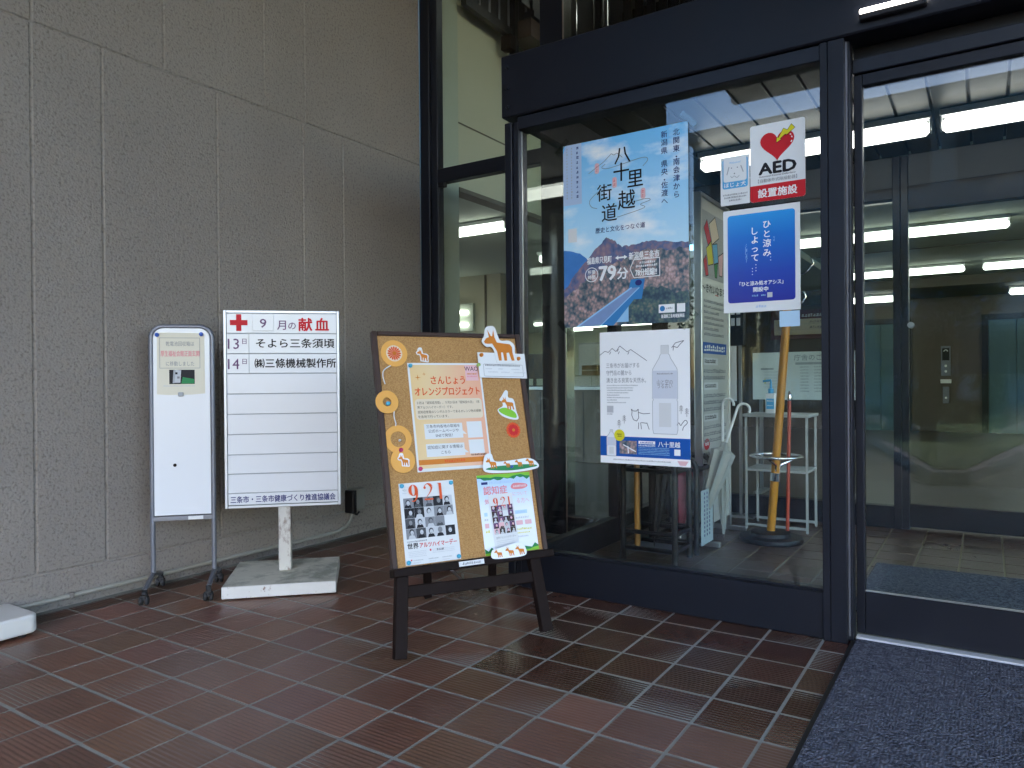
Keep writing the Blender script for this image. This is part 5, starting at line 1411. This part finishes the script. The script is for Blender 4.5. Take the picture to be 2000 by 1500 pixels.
# tall information panel
ip = thing('info_panel', 'tall aluminium framed information panel with printed text inside the vestibule', 'info panel', (-1.45, 4.30, 0))
for y in (0, 0.56): B((-0.03, y, 0.02), (0.02, y + 0.022, 2.125)).build('upright', M['alu'], ip, 0.003)
B((-0.03, 0.0225, 2.10), (0.02, 0.5595, 2.124)).build('top_bar', M['alu'], ip, 0.003)
B((-0.012, 0.0225, 0.10), (0.008, 0.5595, 2.10)).build('panel', pm('panel_face', (0.50, 0.52, 0.50), 0.35), ip)
for y in (0.01, 0.57): B((-0.15, y - 0.015, 0), (0.12, y + 0.015, 0.03)).build('foot', M['alu'], ip, 0.003)
P = Print(0.0)
W_ = 0.537
P.rect(0.015, 1.62, W_ - 0.015, 2.03, 'mgrey', 1)
for pts, c in (([(0.06, 1.92), (0.12, 1.98), (0.20, 1.86), (0.14, 1.82)], 'red'), ([(0.16, 1.96), (0.28, 2.02), (0.36, 1.9), (0.22, 1.84)], 'opale'), ([(0.10, 1.80), (0.20, 1.86), (0.24, 1.72), (0.14, 1.70)], 'yellow'),
               ([(0.22, 1.84), (0.32, 1.86), (0.34, 1.74), (0.26, 1.72)], 'sblue'), ([(0.05, 1.72), (0.10, 1.76), (0.14, 1.64), (0.09, 1.63)], 'red'), ([(0.34, 1.78), (0.45, 1.82), (0.42, 1.66), (0.36, 1.66)], 'ppink'), ([(0.25, 1.72), (0.33, 1.74), (0.31, 1.64), (0.27, 1.64)], 'dgreen')):
    P.poly(pts, c, 2); P.stroke(pts + [pts[0]], 0.006, 'ink', 3)
P.text('～きれいなまち', 0.02, 1.535, 0.062, 'ink', 2, 'L', 0.02, width=0.46); P.rect(0.275, 1.525, 0.34, 1.53, 'red', 2)
for k in range(7): P.greek(0.05, 1.47 - k * 0.034, 0.40 - (0.1 if k % 3 == 2 else 0), 0.018, 'grey')
P.rect(0.03, 1.155, 0.50, 1.225, 'pblue', 1); P.greek(0.05, 1.17, 0.43, 0.04, 'wprint', 3)
yy = 1.085
for blk in (2, 3, 3):
    P.rect(0.04, yy, 0.32, yy + 0.045, 'paper', 1); P.greek(0.06, yy + 0.012, 0.22, 0.024, 'ink', 2); yy -= 0.048
    for k in range(blk): P.greek(0.04, yy, 0.44, 0.024, 'grey'); yy -= 0.042
    yy -= 0.02
P.poly(circle(0.09, 0.60, 0.055, 24, 0.035), 'red', 1); P.greek(0.055, 0.592, 0.07, 0.02, 'wprint', 3)
for k in range(3): P.greek(0.04, 0.53 - k * 0.04, 0.36, 0.022, 'grey')
P.rect(0.06, 0.36, 0.30, 0.395, 'paper', 1); P.greek(0.08, 0.37, 0.18, 0.018, 'mgrey', 2)
for k in range(6): P.greek(0.05, 0.33 - k * 0.035, 0.36, 0.016, 'lgrey')
o = P.build('print', ip, (0.0085, 0.0225, 0), (R(90), 0, R(90)))

# coat stand with umbrella ring
cs = thing('coat_stand', 'orange-brown coat stand with chrome ring and round black base', 'coat stand', (-1.125, 4.66, 0))
MB().lathe([(0.185, 0), (0.19, 0.012), (0.185, 0.028), (0.12, 0.034), (0.115, 0.055), (0.03, 0.062)], 40).build('base', M['black'], cs, smooth=True)
ptop = Vector((0.135, 0, 1.80))
MB().tube([(0, 0, 0.05), ptop], 0.025, 18).build('pole', M['poleo'], cs, smooth=True)
MB().tube([(0.035 + 0.15 * math.cos(2 * math.pi * k / 36), 0.15 * math.sin(2 * math.pi * k / 36), 0.522) for k in range(37)], 0.009, 10).build('ring', M['chrome'], cs, smooth=True)
for k in range(3):
    a = 2 * math.pi * k / 3 + 0.4
    MB().tube([(0.03, 0, 0.40), (0.045 + 0.02 * math.cos(a), 0.04 * math.sin(a), 0.47), (0.035 + 0.15 * math.cos(a), 0.15 * math.sin(a), 0.522)], 0.007, 8).build('ring_arm', M['chrome'], cs, smooth=True)
MB().tube([(0.026, 0, 0.37), (0.030, 0, 0.42)], 0.030, 18).build('collar', M['chrome'], cs, smooth=True)
for k in range(5):
    a = 2 * math.pi * k / 5 + 0.3
    for zz, rr in ((1.70, 0.13), (1.50, 0.10)):
        b0 = Vector((0.135 * zz / 1.8, 0, zz - 0.06)); dv = Vector((math.cos(a), math.sin(a), 0))
        MB().tube([b0, b0 + dv * rr * 0.6 + Vector((0, 0, -0.01)), b0 + dv * rr + Vector((0, 0, 0.05)), b0 + dv * rr * 0.85 + Vector((0, 0, 0.09))], 0.005, 8).build('hook', M['chrome'], cs, smooth=True)
rs = thing('red_stick', 'thin red stick standing in the ring of the coat stand', 'stick', (-1.035, 4.70, 0.062))
MB().cyl((0, 0, 0), (0.012, 0.02, 0.80), 0.011, 0.011, 14).build('shaft', M['poler'], rs, smooth=True)
MB().lathe([(0.013, 0), (0.016, 0.02), (0.010, 0.045), (0.004, 0.06)], 14, (0.012, 0.02, 0.80)).build('tip', M['chrome'], rs, smooth=True)

# white side table with hand sanitiser
M['tablegrey'] = pm('table_enamel', (0.40, 0.43, 0.43), 0.4)
tb = thing('side_table', 'white metal side table with open shelf behind the coat stand', 'table', (-1.375, 4.95, 0))
B((0, 0, 0.745), (0.42, 0.32, 0.765)).build('top', M['tablegrey'], tb, 0.003)
B((0.012, 0.012, 0.385), (0.408, 0.308, 0.400)).build('shelf', M['tablegrey'], tb, 0.002)
for x in (0.012, 0.396):
    for y in (0.012, 0.296): B((x, y, 0), (x + 0.014, y + 0.014, 0.745)).build('leg', M['tablegrey'], tb)
for y in (0.012, 0.296): B((0.0265, y, 0.02), (0.3955, y + 0.012, 0.036)).build('foot_rail', M['tablegrey'], tb)
bt = thing('sanitiser_bottle', 'white hand sanitiser bottle with blue pump on the side table', 'bottle', (-1.215, 5.06, 0.7655))
MB().prism(rrect(-0.035, -0.022, 0.035, 0.022, 0.012), 0, 0.135).build('body', M['gloss'], bt, 0.006, 2, True)
MB().lathe([(0.018, 0.135), (0.018, 0.165), (0.008, 0.167), (0.006, 0.205)], 16).build('collar', M['sblue'], bt, smooth=True)
MB().tube([(0, 0, 0.205), (0, 0, 0.222), (-0.05, 0, 0.216)], 0.008, 10).build('pump', M['sblue'], bt, smooth=True)
P = Print(0.0); P.rect(-0.025, 0.03, 0.025, 0.10, 'sblue', 1); P.greek(-0.02, 0.08, 0.04, 0.008, 'wprint', 2); P.greek(-0.02, 0.05, 0.04, 0.008, 'wprint', 2)
P.build('label_print', bt, (0, -0.0222, 0), (R(90), 0, 0))
nr = thing('leaflet_rack', 'dark rack with pale slots right of the info panel', 'rack', (-1.56, 5.30, 0))
B((0, 0, 1.24), (0.10, 0.06, 1.62)).build('panel', M['frame'], nr, 0.003)
for zz in (1.38, 1.46, 1.54):
    for x in (0.012, 0.052): B((x, -0.006, zz), (x + 0.026, -0.0005, zz + 0.055)).build('slot', M['lgrey'], nr)
B((0.045, 0.065, 0), (0.065, 0.085, 1.5)).build('post', M['alu'], nr); B((-0.05, 0.0, 0), (0.16, 0.12, 0.015)).build('foot', M['alu'], nr)
B((0.008, -0.012, 0.84), (0.05, -0.002, 1.235)).build('white_plate', M['paper'], nr)

# ================================================================== IN THE LOBBY
gb = thing('guide_board', 'white building guide board on a stand beyond the inner doors', 'board', (-1.74, 6.6, 0))
B((0, 0, 0.815), (0.86, 0.02, 1.225)).build('board', M['paper'], gb, 0.002)
for x in (0.05, 0.78): B((x, 0.021, 0), (x + 0.03, 0.045, 1.2)).build('leg', M['alu'], gb); B((x - 0.02, -0.12, 0), (x + 0.05, 0.17, 0.02)).build('foot', M['alu'], gb)
P = Print(0.0)
P.text('庁舎のご案内', 0.52, 1.155, 0.055, 'grey', 1, 'C', 0.0, width=0.34); P.greek(0.24, 1.19, 0.05, 0.012, 'lgrey'); P.greek(0.24, 1.17, 0.05, 0.012, 'lgrey')
P.rect(0.36, 1.115, 0.60, 1.135, 'mgrey', 1); P.rect(0.07, 1.075, 0.18, 1.090, 'mgrey', 1); P.rect(0.68, 1.075, 0.80, 1.092, 'mgrey', 1)
for k in range(9):
    P.greek(0.40, 1.09 - k * 0.026, 0.07, 0.012, 'mgrey'); P.greek(0.51, 1.09 - k * 0.026, 0.07, 0.012, 'mgrey')
    if k < 6: P.greek(0.10, 1.05 - k * 0.026, 0.12, 0.011, 'lgrey'); P.greek(0.70, 1.05 - k * 0.030, 0.09, 0.011, 'lgrey')
P.rect(0.10, 0.985, 0.112, 0.995, 'yellow', 1); P.rect(0.10, 0.955, 0.112, 0.965, 'yellow', 1)
P.build('print', gb, (0, -0.0005, 0), (R(90), 0, 0))
db = thing('wall_directory', 'dark red framed directory board on the brown lobby wall', 'board', (-3.7, 15.44, 1.78))
B((0, 0, 0), (1.5, 0.05, 0.58)).build('frame', pm('dark_red_frame', (0.10, 0.02, 0.02), 0.4), db, 0.005)
B((0.07, -0.006, 0.09), (1.45, 0.0, 0.40)).build('panel', M['cream'], db)
P = Print(0.0)
P.greek(0.6, 0.44, 0.5, 0.06, 'wprint', 1)
for k in range(2): P.rect(0.08, 0.19 + k * 0.11, 1.44, 0.195 + k * 0.11, 'mgrey', 1); P.greek(0.75, 0.21 + k * 0.11, 0.4, 0.045, 'grey', 1)
P.build('print', db, (0, -0.0065, 0), (R(90), 0, 0))
def elevator(label, x0):
    t = thing('elevator_door', label, 'elevator', (x0, 15.42, 0))
    B((-0.10, 0.0, 0), (-0.01, 0.079, 2.10)).build('jamb', M['black'], t); B((0.83, 0.0, 0), (0.92, 0.079, 2.10)).build('jamb', M['black'], t); B((-0.0095, 0.0, 2.0), (0.8295, 0.079, 2.10)).build('lintel', M['black'], t)
    B((0, 0.03, 0), (0.407, 0.075, 2.0)).build('door_leaf', M['teal'], t, 0.002); B((0.413, 0.03, 0), (0.82, 0.075, 2.0)).build('door_leaf', M['teal'], t, 0.002)
elevator('teal elevator door at the right of the lobby wall', 0.02); elevator('teal elevator door left of the inner mullion', -2.1)
cp = thing('call_panel', 'grey elevator call panel between the two elevators', 'panel', (-0.63, 15.46, 0))
B((-0.075, 0, 1.02), (0.075, 0.035, 1.56)).build('plate', M['steel'], cp, 0.004); B((-0.055, -0.004, 1.30), (0.055, -0.0005, 1.52)).build('display', M['black'], cp)
MB().tube([(0.028 * math.cos(a / 10 * math.pi), -0.006, 1.46 + 0.03 * math.sin(a / 10 * math.pi)) for a in range(11)], 0.007, 6).build('indicator', M['gloss'], cp)
for z in (1.10, 1.20): MB().cyl((0.0, 0, z), (0.0, -0.012, z), 0.022, 0.022, 12).build('button', M['gloss'], cp)
B((-0.085, 0.005, 0.885), (0.085, 0.035, 0.955)).build('label_plate', M['gloss'], cp)
B((-0.05, 0, 0.52), (0.05, 0.035, 0.82)).build('lower_plate', M['steel'], cp, 0.004); MB().cyl((0, 0, 0.62), (0, -0.012, 0.62), 0.02, 0.02, 12).build('button', M['gloss'], cp)

# office seen through the side of the vestibule
ct = thing('service_counter', 'brown service counter with pale top in the office', 'counter', (-5.9, 7.9, 0))
B((0, 0, 0), (2.3, 0.6, 0.88)).build('front', M['counter'], ct, 0.004); B((-0.03, -0.04, 0.8805), (2.33, 0.63, 0.92)).build('top', M['white'], ct, 0.004)
for x in (0.6, 1.2, 1.8): B((x, -0.004, 0.02), (x + 0.01, -0.0005, 0.86)).build('panel_joint', M['black'], ct)
cb = thing('cabinet', 'pale filing cabinet behind the office counter', 'cabinet', (-8.2, 14.5, 0))
B((0, 0, 0), (1.8, 0.5, 1.1)).build('body', M['gwall'], cb, 0.004); B((0.02, -0.012, 0.56), (0.89, -0.0005, 1.08)).build('door', M['white'], cb, 0.003); B((0.91, -0.012, 0.56), (1.78, -0.0005, 1.08)).build('door', M['white'], cb, 0.003)
cb2 = thing('cabinet', 'tall grey cabinet at the back of the office', 'cabinet', (-10.2, 19.4, 0))
B((0, 0, 0), (1.6, 0.5, 2.1)).build('body', M['mgrey'], cb2, 0.004); B((0.02, -0.012, 0.05), (0.79, -0.0005, 2.05)).build('door', M['lgrey'], cb2, 0.003); B((0.81, -0.012, 0.05), (1.58, -0.0005, 2.05)).build('door', M['lgrey'], cb2, 0.003)
bxx = thing('cardboard_box', 'tan cardboard box on the office cabinet', 'box', (-7.6, 14.6, 1.102))
B((0, 0, 0), (0.4, 0.3, 0.22)).build('body', pm('cardboard', (0.40, 0.28, 0.16), 0.8), bxx, 0.003); B((0.01, -0.002, 0.10), (0.39, 0.302, 0.125)).build('tape', M['cream'], bxx)
mo = thing('monitor', 'dark computer monitor behind the office counter', 'monitor', (-4.95, 8.15, 0.921))
B((-0.25, 0, 0.10), (0.25, 0.03, 0.42)).build('screen', M['black'], mo, 0.005); B((-0.02, 0.03, 0.0), (0.02, 0.05, 0.2)).build('neck', M['black'], mo); B((-0.11, -0.05, 0.0), (0.11, 0.12, 0.012)).build('foot', M['black'], mo)

# ================================================================== OUTSIDE, BEHIND THE CAMERA (seen in the glass)
struct('ground', (-60, -80, -0.4), (60, -1.2, -0.10), 'asphalt')
struct('ground_side', (5.0, -1.2, -0.4), (60, 30, -0.10), 'asphalt')
mk = tag(B((-3.3, -1.62, -0.0998), (5, -1.50, -0.096)).build('road_marking', M['line']), kind='structure')
isl = [(-0.5, -2.35), (-0.15, -2.45), (0.5, -6.0), (1.2, -10.5), (-2.6, -11.5)]
ik = tag(MB().prism(isl, -0.1, 0.03).build('island_kerb', M['kerb'], None, 0.01), kind='structure')
ii = [(-0.45, -2.6), (-0.2, -2.65), (0.35, -6.1), (1.0, -10.35), (-2.4, -11.2)]
tag(MB().prism(ii, -0.05, 0.05).build('island_lawn', M['grass']), 'lawn of the traffic island seen only in the glass', 'lawn', kind='stuff')
def tree(label, x, y, h, r, name='tree', seed=1, trunk=True):
    rg = random.Random(seed)
    t = thing(name, label, 'tree' if trunk else 'shrub', (x, y, -0.1))
    tb_ = MB(); tb_.tube([(0, 0, 0), (0.05, 0.03, h * 0.35), (-0.03, 0.05, h * 0.75)], [0.12 * h / 4, 0.09 * h / 4, 0.03], 10)
    for k in range(6):
        a = rg.uniform(0, 6.28); z = h * rg.uniform(0.3, 0.6)
        tb_.tube([(0.02, 0.03, z), (math.cos(a) * r * 0.4, math.sin(a) * r * 0.4, z + r * 0.3), (math.cos(a) * r * 0.7, math.sin(a) * r * 0.7, z + r * 0.6)], [0.05 * h / 4, 0.03, 0.012], 6)
    tb_.build('trunk', M['bark'], t)
    vs, fs = [], []
    cl = [(rg.gauss(0, r * 0.45), rg.gauss(0, r * 0.45), h * (0.65 if trunk else 0.45) + rg.gauss(0, h * 0.16)) for _ in range(22)]
    for c in cl:
        cr_ = r * rg.uniform(0.25, 0.45)
        for k in range(120):
            d = Vector((rg.gauss(0, 1), rg.gauss(0, 1), rg.gauss(0, 1))).normalized() * cr_ * rg.uniform(0.5, 1)
            p = Vector(c) + d; p.z = max(p.z, 0.1)
            s = rg.uniform(0.05, 0.11); a = Vector((rg.gauss(0, 1), rg.gauss(0, 1), rg.gauss(0, 1))).normalized(); b = a.orthogonal().normalized()
            o = len(vs); vs += [p + a * s, p + b * s * 0.6, p - a * s, p - b * s * 0.6]; fs.append((o, o + 1, o + 2, o + 3))
    m = MB(); m._add(vs, fs, 0)
    me = bpy.data.meshes.new('crown'); me.from_pydata([tuple(v) for v in vs], [], fs); me.materials.append(M['leaf'])
    link(bpy.data.objects.new('crown', me), t)
tree('leafy tree on the traffic island, nearest the lawn tip', -0.6, -9.2, 4.2, 1.3, seed=3)
tree('low clipped shrub on the traffic island', -0.9, -7.6, 1.3, 0.9, 'shrub', 5, False); tree('broad tree across the drive on the left', -7, -17, 6.0, 2.4, seed=8); tree('broad tree across the drive on the right', 5.5, -18, 6.5, 2.5, seed=9)
# porch canopy with columns; its height and reach are shaped to dim the porch
cnp = thing('canopy', 'high concrete canopy over the porch', 'canopy', (0, 0, 0))
B((-3.8, -7.0, 6.0), (12.0, 4.15, 6.4)).build('slab', M['soff'], cnp); B((-3.8, -7.2, 5.92), (12.0, -7.0005, 6.6)).build('edge_beam', M['conc'], cnp)
B((-3.8, 4.10, 4.501), (12.0, 4.30, 5.999)).build('fascia_wall', M['conc'], cnp)
for x in (5.4, 11.4): B((x, -6.9, -0.1), (x + 0.5, -6.4, 5.999)).build('column', M['conc'], cnp, 0.01)
# building opposite
opb = thing('opposite_building', 'long concrete building across the drive', 'building', (0, -26, -0.1))
B((-11, -8, 0), (5, 0, 11.6)).build('wall', M['conc'], opb); B((-11.2, -8.2, 11.6005), (5.2, 0.2, 12.1)).build('parapet', M['conc'], opb)
for fl_ in range(3):
    for k in range(5):
        x = -10.2 + k * 3.1
        w_ = B((x, 0.001, 1.2 + fl_ * 3.6), (x + 2.2, 0.06, 3.0 + fl_ * 3.6)).build('window', M['frame'], opb); B((x + 0.08, 0.0605, 1.28 + fl_ * 3.6), (x + 2.12, 0.07, 2.92 + fl_ * 3.6)).build('glazing', M['dglass'], w_)
